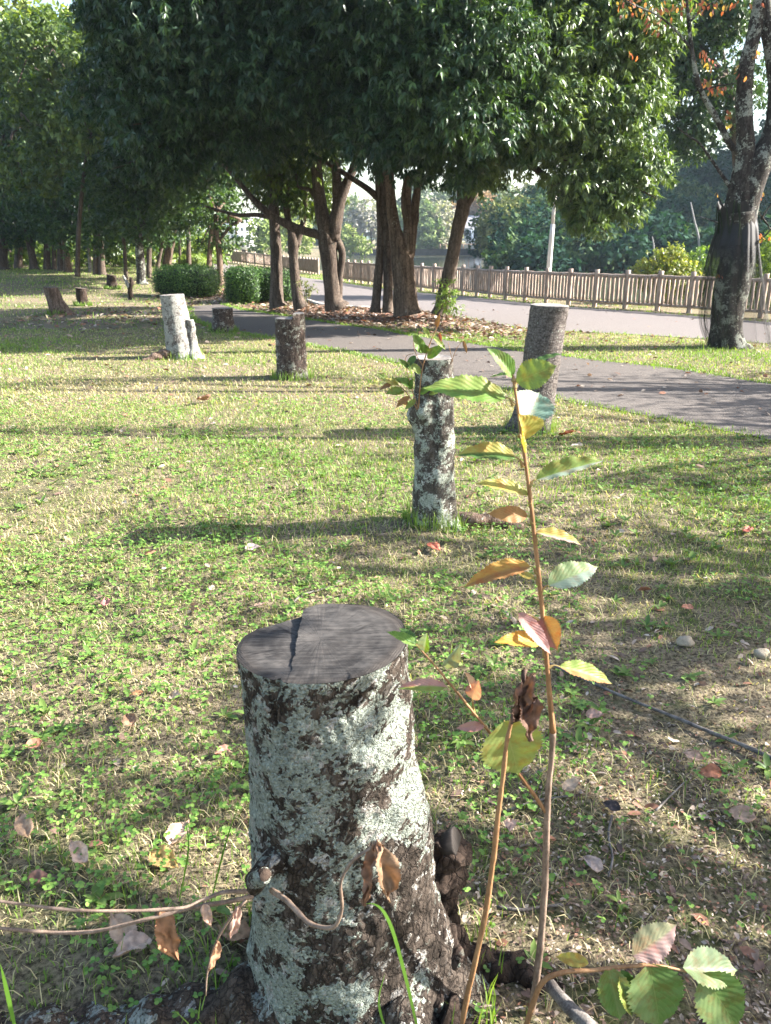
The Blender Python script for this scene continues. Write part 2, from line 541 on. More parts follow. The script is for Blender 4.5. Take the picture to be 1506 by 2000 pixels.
M = dict(
    soil=soil_mat(),
    asphalt=asphalt_mat('dark_asphalt', (.055, .048, .043), (.135, .114, .100), (.115, .096, .082)),
    prom=asphalt_mat('pink_asphalt', (.10, .086, .08), (.185, .16, .15), (.155, .135, .125)),
    kerb=plain_mat('kerb_concrete', (.25, .23, .21), (.45, .42, .38)),
    water=water_mat(),
    grass=leaf_mat('grass_blades', 0.55, 0.3, 0.38, (1.2, 1.3, .45)),
    weed=leaf_mat('weed_leaves', 0.5, 0.35, 0.32, (1.2, 1.35, .45)),
    litter=leaf_mat('dead_leaves', 0.7, 0.25, 0.15, (1.3, .9, .5), fine=70),
    evergreen=leaf_mat('evergreen_leaves', 0.40, 0.42, 0.22, (1.5, 1.6, .4)),
    broad=leaf_mat('broad_leaves', 0.45, 0.4, 0.34, (1.5, 1.6, .45)),
    wood=leaf_mat('wood_leaves', 0.85, 0.08, 0.2, (1.3, 1.5, .5)),
    cherry_leaf=leaf_mat('autumn_leaves', 0.5, 0.3, 0.45, (1.4, 1.1, .5)),
    big=big_leaf_mat('cherry_leaf_veined'),
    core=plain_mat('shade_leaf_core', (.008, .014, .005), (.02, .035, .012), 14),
    bark_front=bark_mat('lichen_bark', scale=11, dark=(.022, .017, .013), mid=(.10, .078, .062), lichen=(.42, .455, .395), crust=(.56, .53, .485), lo=.490, hi=.504, crust_lo=.56, bump=1.0, warpk=.5, bias=(.0, .10, .28, .50, .10)),
    bark_root=bark_mat('root_bark', scale=10, lichen=(.34, .36, .33), crust=(.45, .44, .42), lo=.54, hi=.56, crust_lo=.62, bump=1.0, warpk=.5),
    bark_brown=bark_mat('brown_stump_bark', (.028, .02, .016), (.12, .09, .075), (.30, .29, .25), lo=.535, hi=.56, crust_lo=.58, scale=9),
    bark_pale=bark_mat('pale_stump_bark', (.06, .05, .045), (.22, .20, .18), (.36, .355, .33), (.46, .45, .42), lo=.465, hi=.50, crust_lo=.54, scale=9),
    bark_birch=bark_mat('banded_cherry_bark', (.06, .05, .045), (.19, .165, .15), (.36, .38, .33), (.5, .5, .46), lo=.60, hi=.64, crust_lo=.70, scale=7, lentic=.85, stretch=(1, 1, 2.5)),
    bark_spot=bark_mat('spotted_stump_bark', (.05, .042, .035), (.15, .13, .11), (.44, .47, .40), (.6, .6, .54), lo=.51, hi=.54, crust_lo=.565, scale=11, lentic=.4),
    bark_dark=bark_mat('dark_rotten_bark', (.018, .013, .010), (.07, .048, .036), lo=.66, hi=.7, crust_lo=.72, scale=7),
    bark_rot=bark_mat('split_grey_brown_wood', (.07, .045, .03), (.24, .17, .13), (.4, .35, .3), (.45, .4, .36), lo=.6, hi=.7, crust_lo=.68, scale=6, stretch=(1, 1, .12)),
    bark_cherry=bark_mat('grey_cherry_bark', (.018, .015, .013), (.08, .07, .06), (.29, .30, .26), (.42, .42, .38), lo=.52, hi=.55, crust_lo=.61, scale=4.5, lentic=.5),
    bark_oak=bark_mat('grove_bark', (.05, .038, .03), (.15, .115, .09), (.22, .21, .17), (.3, .28, .24), lo=.60, hi=.70, crust_lo=.70, scale=3.2, stretch=(1, 1, .16), bump=.8),
    bark_fluted=bark_mat('fluted_bark', (.055, .038, .027), (.20, .145, .105), (.30, .28, .23), (.34, .31, .26), lo=.60, hi=.72, crust_lo=.72, scale=3.0, stretch=(1, 1, .10), bump=.8),
    cut=wood_cut_mat('weathered_shaded_cut', (.013, .0115, .011), (.075, .068, .062), 60, (.075, .055, .045), rim=.176, ctr=(-.034, .012)),  # weathered wood, darkened further to stand in for dappled shade on the top
    cut_pale=wood_cut_mat('pale_cut', (.16, .14, .125), (.34, .31, .28), 40, (.22, .16, .12)),
    cut_dark=wood_cut_mat('dark_cut', (.05, .04, .035), (.14, .11, .09), 40, (.1, .06, .04)),
    stem=plain_mat('red_brown_stem', (.16, .075, .03), (.34, .19, .09), 30, .6, .35, .3, (1, 1, .3), .003),
    stem_grey=plain_mat('grey_tan_stem', (.11, .073, .052), (.27, .195, .145), 40, .7, .3, .4, (1, 1, .4), .003),
    twig=plain_mat('dry_twig', (.06, .05, .045), (.20, .18, .16), 30, .8, .2, .5, (1, 1, 1), .004),
    fence=plain_mat('fence_wood', (.23, .165, .13), (.46, .37, .31), 7, .85, .2, .6, (3, 3, .6), .012),
    pole=plain_mat('pole_paint', (.50, .47, .43), (.62, .59, .55), 3, .5, .4, .05),
    white=plain_mat('white_render', (.66, .66, .66), (.78, .78, .77), 2),
    bluewall=plain_mat('pale_blue_wall', (.42, .50, .62), (.55, .62, .72), 2),
    glass=plain_mat('window_dark', (.05, .07, .09), (.09, .11, .13), 1, .15, .5, 0),
    rooft=plain_mat('grey_roof', (.16, .16, .18), (.24, .24, .26), 4),
    stonewall=plain_mat('bank_stone', (.03, .028, .028), (.085, .08, .078), .5),
    rail=plain_mat('rail_brown', (.30, .20, .15), (.40, .28, .22), 3),
    stone=plain_mat('pale_stone', (.22, .18, .13), (.38, .32, .24), 22, .9, .2, .5),
    net=net_mat(),
    deadwood=plain_mat('bleached_wood', (.16, .155, .15), (.28, .27, .26), 3),
)

# ------------------------------------------------------------------ the setting: ground, paths, water
def axis(parts):
    o = []
    for a, b, s in parts: o += list(np.arange(a, b, s))
    return np.array(sorted(set(np.round(o, 4))))


xs = axis([(-420, -60, 30), (-60, -14, 3), (-14, -4, .5), (-4, 4, .09), (4, 24, .5), (24, 70, 2.5), (70, 441, 30)])
ys = axis([(-60, -2, 6), (-2, .4, .4), (.4, 6, .09), (6, 46, .6), (46, 180, 3), (180, 1200, 60)])
X, Y = np.meshgrid(xs, ys)
Z = H(X, Y)
nx, ny = len(xs), len(ys)
idx = np.arange(nx * ny).reshape(ny, nx)
g = MB()
g.add(np.c_[X.ravel(), Y.ravel(), Z.ravel()], None, np.stack([idx[:-1, :-1], idx[:-1, 1:], idx[1:, 1:], idx[1:, :-1]], -1).reshape(-1, 4))
tag(g.build('ground', M['soil']), kind='structure')

g = MB()
g.add([(-60, 12, -.5), (260, 12, -.5), (260, 260, -.5), (-60, 260, -.5)], None, [(0, 1, 2, 3)])
tag(g.build('water', M['water']), kind='structure')


def resample(pts, n):
    pts = np.asarray(pts, float)
    q = catmull(pts, 8)
    s = np.r_[0, np.cumsum(np.linalg.norm(np.diff(q, axis=0), axis=1))]
    u = np.linspace(0, s[-1], n)
    return np.stack([np.interp(u, s, q[:, k]) for k in range(q.shape[1])], 1)


def ribbon(mb, A, B, n=90, m=8, dz=.008):
    A = resample(A, n); B = resample(B, n)
    t = np.linspace(0, 1, m)[None, :, None]
    Pq = A[:, None] * (1 - t) + B[:, None] * t
    V = np.concatenate([Pq[..., :2], (H(Pq[..., 0], Pq[..., 1]) + dz)[..., None]], -1)
    ii = np.arange(n * m).reshape(n, m)
    mb.add(V.reshape(-1, 3), None, np.stack([ii[:-1, :-1], ii[:-1, 1:], ii[1:, 1:], ii[1:, :-1]], -1).reshape(-1, 4))
    return np.vstack([A, B[::-1]])


def gpts(l): return [G(a, b)[:2] for a, b in l]


PA_near = gpts([(1900, 985), (1506, 862), (1400, 840), (1300, 820), (1193, 800), (1100, 782), (1000, 763), (880, 748), (801, 716), (700, 693), (600, 674), (530, 660), (450, 648), (405, 636), (372, 618), (366, 600)])
PA_far = gpts([(1900, 800), (1506, 750), (1353, 726), (1253, 713), (1183, 706), (1103, 696), (1018, 686), (940, 674), (878, 665), (800, 655), (740, 643), (680, 636), (600, 624), (530, 613), (470, 604), (438, 594)])
PB_near = gpts([(1900, 700), (1506, 672), (1368, 662), (1253, 655), (1103, 647), (1023, 641), (953, 631), (903, 620), (818, 610), (720, 604), (640, 600), (597, 588), (540, 566), (470, 548), (417, 536), (392, 520), (380, 507)])
PB_far = gpts([(1900, 660), (1506, 630), (1368, 619), (1253, 609), (1103, 599), (1030, 592), (973, 586), (900, 578), (813, 571), (727, 561), (663, 551), (600, 543), (533, 532), (470, 521), (437, 515), (412, 509), (400, 502)])
mb = MB(); polyA = ribbon(mb, PA_near, PA_far)
tag(mb.build('footpath', M['asphalt']), kind='structure')
mb = MB(); polyB = ribbon(mb, PB_near, PB_far)
tag(mb.build('promenade', M['prom']), kind='structure')


def in_poly(x, y, poly):
    inside = np.zeros(x.shape, bool)
    n = len(poly)
    for i in range(n):
        x1, y1 = poly[i]; x2, y2 = poly[(i + 1) % n]
        if y1 == y2: continue
        c = ((y1 > y) != (y2 > y)) & (x < (x2 - x1) * (y - y1) / (y2 - y1) + x1)
        inside ^= c
    return inside


polyA_c = resample(polyA, 120); polyB_c = resample(polyB, 120)

# kerb line at the edge of the promenade by the trees
mb = MB()
kp = resample(PB_near[9:14], 40)
for a, b in zip(kp[:-1], kp[1:]):
    mid = (a + b) / 2; dl = b - a
    box(mb, (mid[0], mid[1], float(H(mid[0], mid[1])) + .03), np.hypot(*dl) + .0, .12, .08, math.atan2(dl[1], dl[0]))
tag(mb.build('kerb', M['kerb']), kind='structure')

# ------------------------------------------------------------------ tree stumps
def stump(label, base, h, rt, rb, bark, cutm, lean=(0, 0), flares=(), seg=96, rows=60, tilt=(0, 0), step=None, ecc=1.0, rough=.05, nf=6.0, groove=None, dome=None, power=2.2,
          roots=(), group='tree stumps on the lawn', bulge=()):
    base = np.array([base[0], base[1], float(H(base[0], base[1]))])
    th = thing('tree_stump', label, 'tree stump', base, group)

    def top(x, y):
        z = h + tilt[0] * x + tilt[1] * y
        if step: z = z + np.where(x > step[0], step[1] + (step[2] * y if len(step) > 2 else 0), 0.0)
        return z
    ang = np.linspace(0, 2 * math.pi, seg, endpoint=False)
    V = np.zeros((rows, seg, 3))
    for i in range(rows):
        t = i / (rows - 1)
        hh = h * t
        cx, cy = lean[0] * t, lean[1] * t
        r = np.full(seg, rt + (rb - rt) * (1 - t) ** power)
        for a, wd, am, dec in flares:
            dd = (ang - a + math.pi) % (2 * math.pi) - math.pi
            r = r + am * math.exp(-max(hh, 0) / dec) * np.exp(-(dd / wd) ** 2)
        for a, z0, wa, wz, am in bulge:
            dd = (ang - a + math.pi) % (2 * math.pi) - math.pi
            r = r + am * np.exp(-(dd / wa) ** 2 - ((hh - z0) / wz) ** 2)
        if groove:
            ga, gz, gw, gd = groove
            dd = (ang - ga - .05 * math.sin(hh * 40) + math.pi) % (2 * math.pi) - math.pi
            r = r - gd * np.exp(-(dd / gw) ** 2) * float(sstep(gz, gz + .05, hh))
        x = cx + r * np.cos(ang); y = cy + r * np.sin(ang) * ecc
        zt = top(x - lean[0], y - lean[1])
        z = -.06 + (zt + .06) * t
        for j in range(seg):
            p = Vector((x[j] + base[0], y[j] + base[1], z[j])) * nf
            d = mnoise.noise(p) * rough + mnoise.noise(p * 3.1) * rough * .45 + mnoise.noise(p * 8.0) * rough * .24 + mnoise.noise(p * 19.0) * rough * .13
            d = d * (1.0 if t < .96 else .25)
            x[j] += d * rt * math.cos(ang[j]); y[j] += d * rt * math.sin(ang[j])
        V[i, :, 0] = x; V[i, :, 1] = y; V[i, :, 2] = z
    mb = MB()
    i = np.arange(rows - 1)[:, None] * seg; j = np.arange(seg)[None]; jn = (j + 1) % seg
    mb.add(V.reshape(-1, 3) + base, None, np.stack([i + j, i + jn, i + seg + jn, i + seg + j], -1).reshape(-1, 4))
    mb.build('trunk', bark, th)
    for rp, rr in roots:
        mb = MB(); tube(mb, rp, rr, 24, 9, .5, 14.0)
        mb.build('root', M['bark_rot'] if rr[0] < .075 else bark, th)
    # the cut face: columns across the outline, so that a step between two saw cuts stays sharp
    o = V[-1, :, :2]
    xmin, xmax = o[:, 0].min(), o[:, 0].max()
    cols = list(np.linspace(xmin + 1e-4, xmax - 1e-4, 70))
    up = o[np.sin(ang) >= 0]; lw = o[np.sin(ang) < 0]
    up = up[np.argsort(up[:, 0])]; lw = lw[np.argsort(lw[:, 0])]
    lst = [(c, c - lean[0]) for c in cols]
    if step:
        lst = [(c, c - lean[0]) for c in cols if abs(c - lean[0] - step[0]) > .004] + [(step[0] + lean[0], step[0] - .001), (step[0] + lean[0] + .0008, step[0] + .001)]
        lst.sort()
    m = 60
    F = np.zeros((len(lst), m, 3))
    for a, (c, key) in enumerate(lst):
        y1 = np.interp(c, lw[:, 0], lw[:, 1]); y2 = np.interp(c, up[:, 0], up[:, 1])
        yy = np.linspace(y1, y2, m)
        jag = 0.0
        if step and abs(key - step[0]) < .0015: jag = np.array([.004 * mnoise.noise(Vector((q * 40, 3.3, 0))) + .002 * mnoise.noise(Vector((q * 160, 3.3, 0))) for q in yy])
        zz = top(np.full(m, key), yy - lean[1])
        rr = np.hypot((c - lean[0]), (yy - lean[1]) / ecc) / rt
        zz = zz + .003 - (.003 * np.clip((rr - .93) / .07, 0, 1) if dome is None else 0)
        if dome: zz = zz - dome * np.clip(1 - rr, 0, 1)
        F[a, :, 0] = c + jag; F[a, :, 1] = yy; F[a, :, 2] = zz + np.array([.0025 * mnoise.noise(Vector((c * 25, q * 25, 1))) + .0012 * mnoise.noise(Vector((c * 30, q * 190, 4))) for q in yy])
    mb = MB()
    ii = np.arange(len(lst) * m).reshape(len(lst), m)
    mb.add(F.reshape(-1, 3) + base, None, np.stack([ii[:-1, :-1], ii[1:, :-1], ii[1:, 1:], ii[:-1, 1:]], -1).reshape(-1, 4))
    mb.build('cut_face', cutm, th, smooth=False)
    return th


# the lichen-covered stump in front
fb = np.array([-.085, 1.25])
front = stump('big pale lichen covered stump with a stepped grey cut, nearest of the stumps', fb, .805, .157, .205, M['bark_front'], M['cut'], lean=(-.034, .012),
              flares=((-.25, .55, .165, .19), (-1.15, .45, .08, .13), (3.35, .42, .07, .07), (2.2, .5, .05, .12), (-2.2, .35, .03, .12), (.9, .5, .06, .2)),
              seg=300, rows=190, tilt=(.03, .0), step=(-.045, .007, .055), ecc=.88, rough=.075, nf=7.0, groove=(-2.02, .62, .035, .008), power=2.6,
              bulge=((-2.45, .36, .34, .06, .022), (2.95, .39, .34, .06, .018), (-.2, .45, .5, .12, .02), (2.2, .80, .50, .30, -.034), (.75, .80, .5, .3, .010)),
              roots=(([(.02, 1.13, .06), (.10, 1.03, .0), (.2, .95, -.05)], [.08, .05, .03]),))
mb = MB(); tube(mb, [(.05, 1.22, .10), (.15, 1.25, .03), (.23, 1.26, .0), (.31, 1.25, -.01), (.40, 1.22, -.04)], [.10, .055, .045, .04, .03], 60, 22, .8, 26)
tube(mb, [(.10, 1.10, .03), (.2, 1.07, -.005), (.30, 1.08, -.02), (.4, 1.1, -.04)], [.06, .04, .035, .03], 60, 22, .8, 28)
mb.build('rotten_root', M['bark_dark'], front)
mb = MB(); tube(mb, [(-.20, 1.19, .03), (-.34, 1.15, .005), (-.50, 1.13, -.005), (-.70, 1.13, -.012), (-.98, 1.15, -.03)], [.08, .055, .05, .045, .04], 60, 24, .6, 18)
mb.build('surface_root', M['bark_root'], front)
# stubs and the side stump on the front stump
mb = MB()
c0 = P(500, 1722, 1.10); c1 = P(517, 1708, 1.04)
tube(mb, [c0 + np.array([.03, .06, 0]), c0, c1], [.024, .018, .0135], 18, 5, .35, 45)
mb.build('branch_stub', M['bark_front'], front)
mb = MB(); dv = nrm(c1 - c0); tube(mb, [c1 - dv * .004, c1 + dv * .0015], [.0125, .0105], 16, 1, .3, 90)
s_ = mb.build('stub_end', M['bark_dark'], front)
mb = MB(); c0 = P(828, 1735, 1.33); c1 = P(888, 1648, 1.31)
tube(mb, [c0 + np.array([-.02, 0, -.16]), c0, (c0 + c1) / 2, c1], [.085, .072, .055, .038], 60, 16, .5, 42)
mb.build('side_shoot_stump', M['bark_dark'], front)
mb = MB(); dv = nrm(np.array([.8, -.25, .35])); tube(mb, [c1 - dv * .02, c1 + dv * .004, c1 + dv * .007], [.030, .030, .027], 22, 2, .35, 30)
mb.build('side_cut_face', M['cut'], front)


# the other stumps: pixel of the base, top height, radii
def at(px, py): return G(px, py)[:2]


b2 = at(850, 1030) + np.array([0, .05])
s2 = stump('tall slim stump sprouting leafy shoots, white lichen spots down its shaded side', b2, .94, .105, .125, M['bark_spot'], M['cut_pale'], lean=(-.025, .0),
           flares=((3.6, .5, .09, .08), (-.4, .5, .09, .09), (-1.7, .5, .05, .07)), rows=110, rough=.09, nf=9, bulge=((-2.1, .68, .35, .05, .045), (3.4, .66, .4, .06, .045), (-1.6, .60, .2, .15, -.02)),
           roots=(([(b2[0] + .09, b2[1], .05), (b2[0] + .22, b2[1] - .03, .05), (b2[0] + .34, b2[1] + .02, .03), (b2[0] + .5, b2[1] + .02, -.03)], [.05, .035, .034, .03]),))
b3 = at(1040, 845) + np.array([0, .1])
s3 = stump('leaning banded stump with dark horizontal marks, beside the path edge', b3, 1.04, .155, .165, M['bark_birch'], M['cut_pale'], lean=(.10, .02),
           flares=((3.3, .45, .20, .09), (-1.6, .5, .06, .06), (-.1, .4, .03, .05)), rows=90, rough=.05, tilt=(-.03, .02))
b4 = at(568, 742) + np.array([0, .15])
s4 = stump('dark brown rotten stump with a notched white cut top', b4, .70, .175, .195, M['bark_brown'], M['cut_pale'], lean=(.0, 0),
           flares=((-.5, .3, .09, .06),), rough=.07, tilt=(0, 0), step=(.05, .055), rows=70)
b5 = at(352, 702) + np.array([0, .18])
s5 = stump('whitest stump, almost wholly pale, with a shorter side stem joined to it', b5, .86, .165, .225, M['bark_pale'], M['cut_pale'], lean=(-.085, 0), power=1.5,
           flares=((3.5, .4, .20, .05), (-.3, .4, .22, .06), (-1.4, .35, .09, .08)), rough=.06, rows=70, tilt=(.05, 0),
           roots=(([(b5[0] - .1, b5[1] - .1, .08), (b5[0] - .3, b5[1] - .2, .05), (b5[0] - .5, b5[1] - .3, -.03)], [.07, .06, .04]),))
mb = MB(); q = np.array([b5[0], b5[1], 0])
tube(mb, [q + (.18, -.05, -.04), q + (.155, -.05, .15), q + (.15, -.05, .40), q + (.145, -.05, .53)], [.15, .085, .062, .052], 26, 7, .35, 11)
mb.build('side_stem', M['bark_pale'], s5)
b6 = at(433, 650) + np.array([0, .2])
s6 = stump('squat brown and white stump with a hollow, standing at the shaded path edge', b6, .42, .185, .20, M['bark_brown'], M['cut_pale'], flares=((3.4, .4, .20, .07), (-.2, .3, .05, .05)), rough=.12, dome=.12, rows=40)
b7 = at(112, 615) + np.array([0, .15])
s7 = stump('split leaning stump of grey brown wood in the lawn shade, flaring widely at one side', b7, .60, .16, .22, M['bark_rot'], M['cut_dark'], lean=(-.14, 0), flares=((-.2, .6, .28, .20),), rough=.10, rows=44, tilt=(-.05, 0), group=None)
b8 = at(158, 598) + np.array([0, .15])
s8 = stump('nearly black stump in the lawn shade, just behind the split leaning stump', b8, .44, .13, .17, M['bark_dark'], M['cut_dark'], flares=((-.2, .4, .16, .06),), rough=.14, rows=36, tilt=(-.1, 0))
b9 = at(216, 565) + np.array([0, .2])
s9 = stump('black stump farthest back on the shaded lawn, before the grove', b9, .45, .15, .22, M['bark_dark'], M['cut_dark'], flares=((-.2, .4, .12, .08),), rough=.12, rows=36, tilt=(-.15, 0))
# forked dead stump
q = np.array([*at(256, 585), 0.0]); q[2] = float(H(q[0], q[1]))
t_ = thing('forked_stump', 'thin dead forked stump with two prongs, near the clipped hedge', 'tree stump', q, 'tree stumps on the lawn')
k = mpp(256, 585, q[1])
mb = MB(); tube(mb, [q + (0, 0, -.05), q + (.0, 0, .25), q + (.02, 0, .36)], [.085, .07, .06], 12, 4, .4, 12)
mb.build('trunk', M['bark_dark'], t_)
mb = MB(); tube(mb, [q + (0, 0, .3), q + (-.07, 0, .46), q + (-.16, .02, .66)], [.06, .05, .03], 10, 4, .3, 12)
mb.build('prong', M['bark_pale'], t_)
mb = MB(); tube(mb, [q + (.02, 0, .3), q + (.06, 0, .46), q + (.06, 0, .62)], [.06, .055, .04], 10, 4, .5, 12)
mb.build('prong', M['bark_dark'], t_)

# ------------------------------------------------------------------ big cherry leaves and the shoots that carry them
def big_leaf(base, tip, wr, col, normal=(0, 0, 1), fold=.25, curl=.15, name='leaf', parent=None, col2=None, petiole=None, crumple=0.0, m='big', tipc=None):
    """one serrated cherry leaf from its base to its tip"""
    base = np.asarray(base, float); tip = np.asarray(tip, float)
    d = tip - base; L = np.linalg.norm(d); d = d / L
    nv = np.asarray(normal, float); nv = nrm(nv - d * (nv @ d)); s = np.cross(nv, d)
    nu, nvv = 34, 4
    V = []; UV = []; Cc = []
    cv = np.asarray(col, float); c2 = cv if col2 is None else np.asarray(col2, float)
    sd = random.random() * 50
    for i in range(nu + 1):
        u = i / nu
        wd = wr * L * .5 * (math.sin(math.pi * min(1, u ** .78)) ** .85) * (1 - .12 * u)
        if u > .86: wd *= (1 - (u - .86) / .14) ** .6 * .9 + .0
        ser = (1 + (.11 if i % 2 else -.03)) if 1 < i < nu - 1 else 1
        for j in range(-nvv, nvv + 1):
            v = j / nvv
            f = ser if abs(j) == nvv else 1
            y = v * wd * f * math.cos(fold)
            z = abs(v) * wd * math.sin(fold) - curl * L * (u - .15) ** 2 + .012 * L * math.sin(u * 26) * abs(v)
            if crumple: z += crumple * L * mnoise.noise(Vector((u * 4, v * 2.2, sd))) ; y += crumple * .6 * L * mnoise.noise(Vector((u * 3.5, v * 2, sd + 9)))
            V.append(base + d * (u * L) + s * y + nv * z)
            UV.append((u, v))
            cc = cv if v >= 0 else c2
            if tipc is not None: cc = cc * (1 - u ** 2) + np.asarray(tipc) * u ** 2
            Cc.append(cc)
    w_ = 2 * nvv + 1
    ii = np.arange((nu + 1) * w_).reshape(nu + 1, w_)
    Q = np.stack([ii[:-1, :-1], ii[1:, :-1], ii[1:, 1:], ii[:-1, 1:]], -1).reshape(-1, 4)
    mb = MB(); mb.add(V, None, Q, np.array(Cc), np.array(UV))
    if petiole is not None:
        pt = np.asarray(petiole, float)
        tube(mb, [pt, (pt + base) / 2 + np.array([0, 0, .004]), base], [.0040, .0014, .0012], 6, 5, C=(.30, .20, .07))
    return mb.build(name, M[m], parent)


GR, DG, YG, YE, OR, PK, PG, BR, DB = (.10, .19, .03), (.06, .13, .03), (.18, .25, .055), (.32, .30, .075), (.28, .15, .055), (.40, .22, .20), (.24, .31, .24), (.22, .12, .06), (.10, .06, .045)
YS = 1.15
sap0 = P(1035, 2000, YS)
gz = float(H(sap0[0], YS - .03))
sapling = thing('cherry_sapling', 'tall upright cherry shoot with a red stem and green to orange leaves', 'sapling', (sap0[0], YS - .03, gz), 'cherry shoots around the front stump')
mb = MB()
stem_px = [(1030, 2030), (1042, 1950), (1055, 1850), (1063, 1750), (1067, 1650), (1070, 1560), (1078, 1470), (1080, 1430), (1072, 1340), (1064, 1250), (1055, 1150), (1044, 1050), (1034, 960), (1022, 870), (1012, 800), (1002, 735)]
sr = np.linspace(.0072, .0021, len(stem_px)); sr[:6] *= 1.05; sr[7] *= 1.2
tube(mb, [P(a, b, YS) for a, b in stem_px[:8]], sr[:8], 10, 5, .18, 60)
mb.build('lower_stem', M['stem_grey'], sapling)
mb = MB(); tube(mb, [P(a, b, YS) for a, b in stem_px[7:]], sr[7:], 10, 5, .15, 60)
for a, b in stem_px[8:]: # buds
    pass
mb.build('upper_stem', M['stem'], sapling)
mb = MB(); SB = [(1069, 1590), (1040, 1548), (1014, 1512), (985, 1470), (962, 1438), (920, 1386), (876, 1332), (845, 1295), (812, 1258)]
tube(mb, [P(a, b, YS - .03 * i / 8) for i, (a, b) in enumerate(SB)], np.linspace(.0042, .0014, 9), 8, 5, .1, 60)
mb.build('side_branch', M['stem'], sapling)


def pleaf(parent, b, t, wr, col, y=YS, dy=0.0, by=0.0, normal=(0, -.45, .9), fold=.3, curl=.12, stem=None, **kw):
    bp = P(*b, y + by); tp = P(*t, y + dy)
    big_leaf(bp, tp, wr, col, normal, fold, curl, 'leaf', parent, petiole=None if stem is None else P(*stem, y), **kw)


U = (0, -.55, .85); SV = (0, -.3, .95)
pleaf(sapling, (988, 776), (832, 741), .42, GR, dy=-.02, normal=(.1, -.62, .8), col2=YG, fold=.25, curl=.22, stem=(1003, 792))
pleaf(sapling, (1001, 736), (962, 676), .55, GR, dy=-.015, normal=(.5, -.7, .3), fold=.5, curl=.3, stem=(1003, 745))
pleaf(sapling, (1000, 732), (952, 733), .35, GR, dy=.03, normal=(0, -.3, 1), stem=(1003, 745))
pleaf(sapling, (1009, 746), (1088, 712), .78, YG, dy=-.01, normal=(-.15, -.8, .5), fold=.2, curl=.1, stem=(1005, 758))
pleaf(sapling, (1036, 712), (1100, 685), .3, DG, y=YS + .05, normal=SV, stem=(1005, 750))
pleaf(sapling, (1027, 826), (1052, 770), 1.15, PG, dy=.05, normal=(.05, -.75, .55), fold=.55, curl=-.1, col2=(.22, .34, .27), stem=(1014, 812))
pleaf(sapling, (1018, 862), (1024, 812), 1.45, YE, dy=-.04, by=-.01, normal=(.05, -.6, .8), fold=.62, curl=.25, stem=(1014, 850))
pleaf(sapling, (1007, 893), (893, 877), .46, DG, dy=-.01, normal=(.0, -.5, .85), fold=.45, curl=.2, col2=YE, stem=(1022, 912))
pleaf(sapling, (1047, 937), (1182, 889), .36, YG, dy=.0, normal=(.1, -.5, .9), fold=.5, curl=.15, col2=PG, stem=(1034, 950))
pleaf(sapling, (1032, 968), (931, 934), .36, YE, dy=-.01, normal=(.1, -.45, .9), fold=.5, curl=.18, col2=YE, stem=(1036, 985))
pleaf(sapling, (1030, 1007), (956, 1001), .42, OR, dy=-.02, normal=(0, -.85, .5), fold=.2, curl=.2, stem=(1040, 1022))
pleaf(sapling, (1048, 1040), (1142, 1056), .34, YE, dy=.0, normal=(0, -.5, .9), fold=.55, curl=.2, col2=(.3, .22, .2), stem=(1046, 1062))
pleaf(sapling, (1036, 1106), (903, 1130), .36, OR, dy=-.02, normal=(0, -.5, .9), fold=.5, curl=.32, col2=(.38, .22, .05), stem=(1048, 1120))
pleaf(sapling, (1071, 1143), (1173, 1098), .50, (.20, .27, .12), dy=.03, normal=(-.1, -.6, .75), fold=.3, curl=.2, col2=PG, stem=(1055, 1160))
pleaf(sapling, (1044, 1132), (1009, 1115), .4, YE, dy=.03, normal=U, stem=(1052, 1142))
pleaf(sapling, (1012, 1196), (1080, 1278), .34, PK, dy=-.05, by=-.01, normal=(.2, -.7, .6), fold=.35, curl=.1, stem=(1060, 1216))
pleaf(sapling, (1060, 1204), (1088, 1270), .75, OR, dy=-.04, normal=(-.35, -.75, .45), fold=.3, curl=.1, col2=(.32, .13, .10), stem=(1062, 1220))
pleaf(sapling, (1054, 1256), (976, 1243), .42, (.5, .3, .05), dy=-.03, normal=(0, -.5, .9), fold=.4, curl=.3, stem=(1064, 1282))
pleaf(sapling, (1093, 1302), (1206, 1328), .36, YG, dy=.01, normal=(0, -.5, .9), fold=.45, curl=.2, col2=OR, stem=(1070, 1305))
pleaf(sapling, (985, 1408), (1016, 1520), .82, (.22, .27, .08), dy=-.03, by=-.05, normal=(.05, -.9, .35), fold=.12, curl=.08, stem=(975, 1452))
pleaf(sapling, (818, 1262), (756, 1231), .36, GR, dy=-.03, by=-.03, normal=(.1, -.5, .8), fold=.5, curl=.1)
pleaf(sapling, (812, 1256), (780, 1224), .5, DG, dy=-.01, by=-.03, normal=(.3, -.6, .6), fold=.3)
pleaf(sapling, (828, 1272), (832, 1238), .5, PG, dy=-.05, by=-.03, normal=(-.3, -.7, .3), fold=.4, col2=GR)
pleaf(sapling, (868, 1302), (900, 1262), .52, PG, dy=-.05, by=-.02, normal=(.25, -.8, .4), fold=.7, col2=(.22, .26, .18))
pleaf(sapling, (873, 1343), (775, 1337), .34, YG, dy=-.03, by=-.02, normal=(.1, -.45, .9), fold=.5, curl=.2, col2=PK)
pleaf(sapling, (922, 1364), (934, 1330), .75, PK, dy=-.03, by=-.02, normal=(-.3, -.8, .4), fold=.4, stem=(925, 1395))
pleaf(sapling, (922, 1345), (912, 1314), .5, (.5, .34, .25), dy=-.03, by=-.02, normal=(.6, -.6, .4), fold=.6)
pleaf(sapling, (946, 1419), (890, 1421), .42, PK, dy=-.02, by=-.02, normal=(.0, -.7, .7), fold=.5, curl=.2)

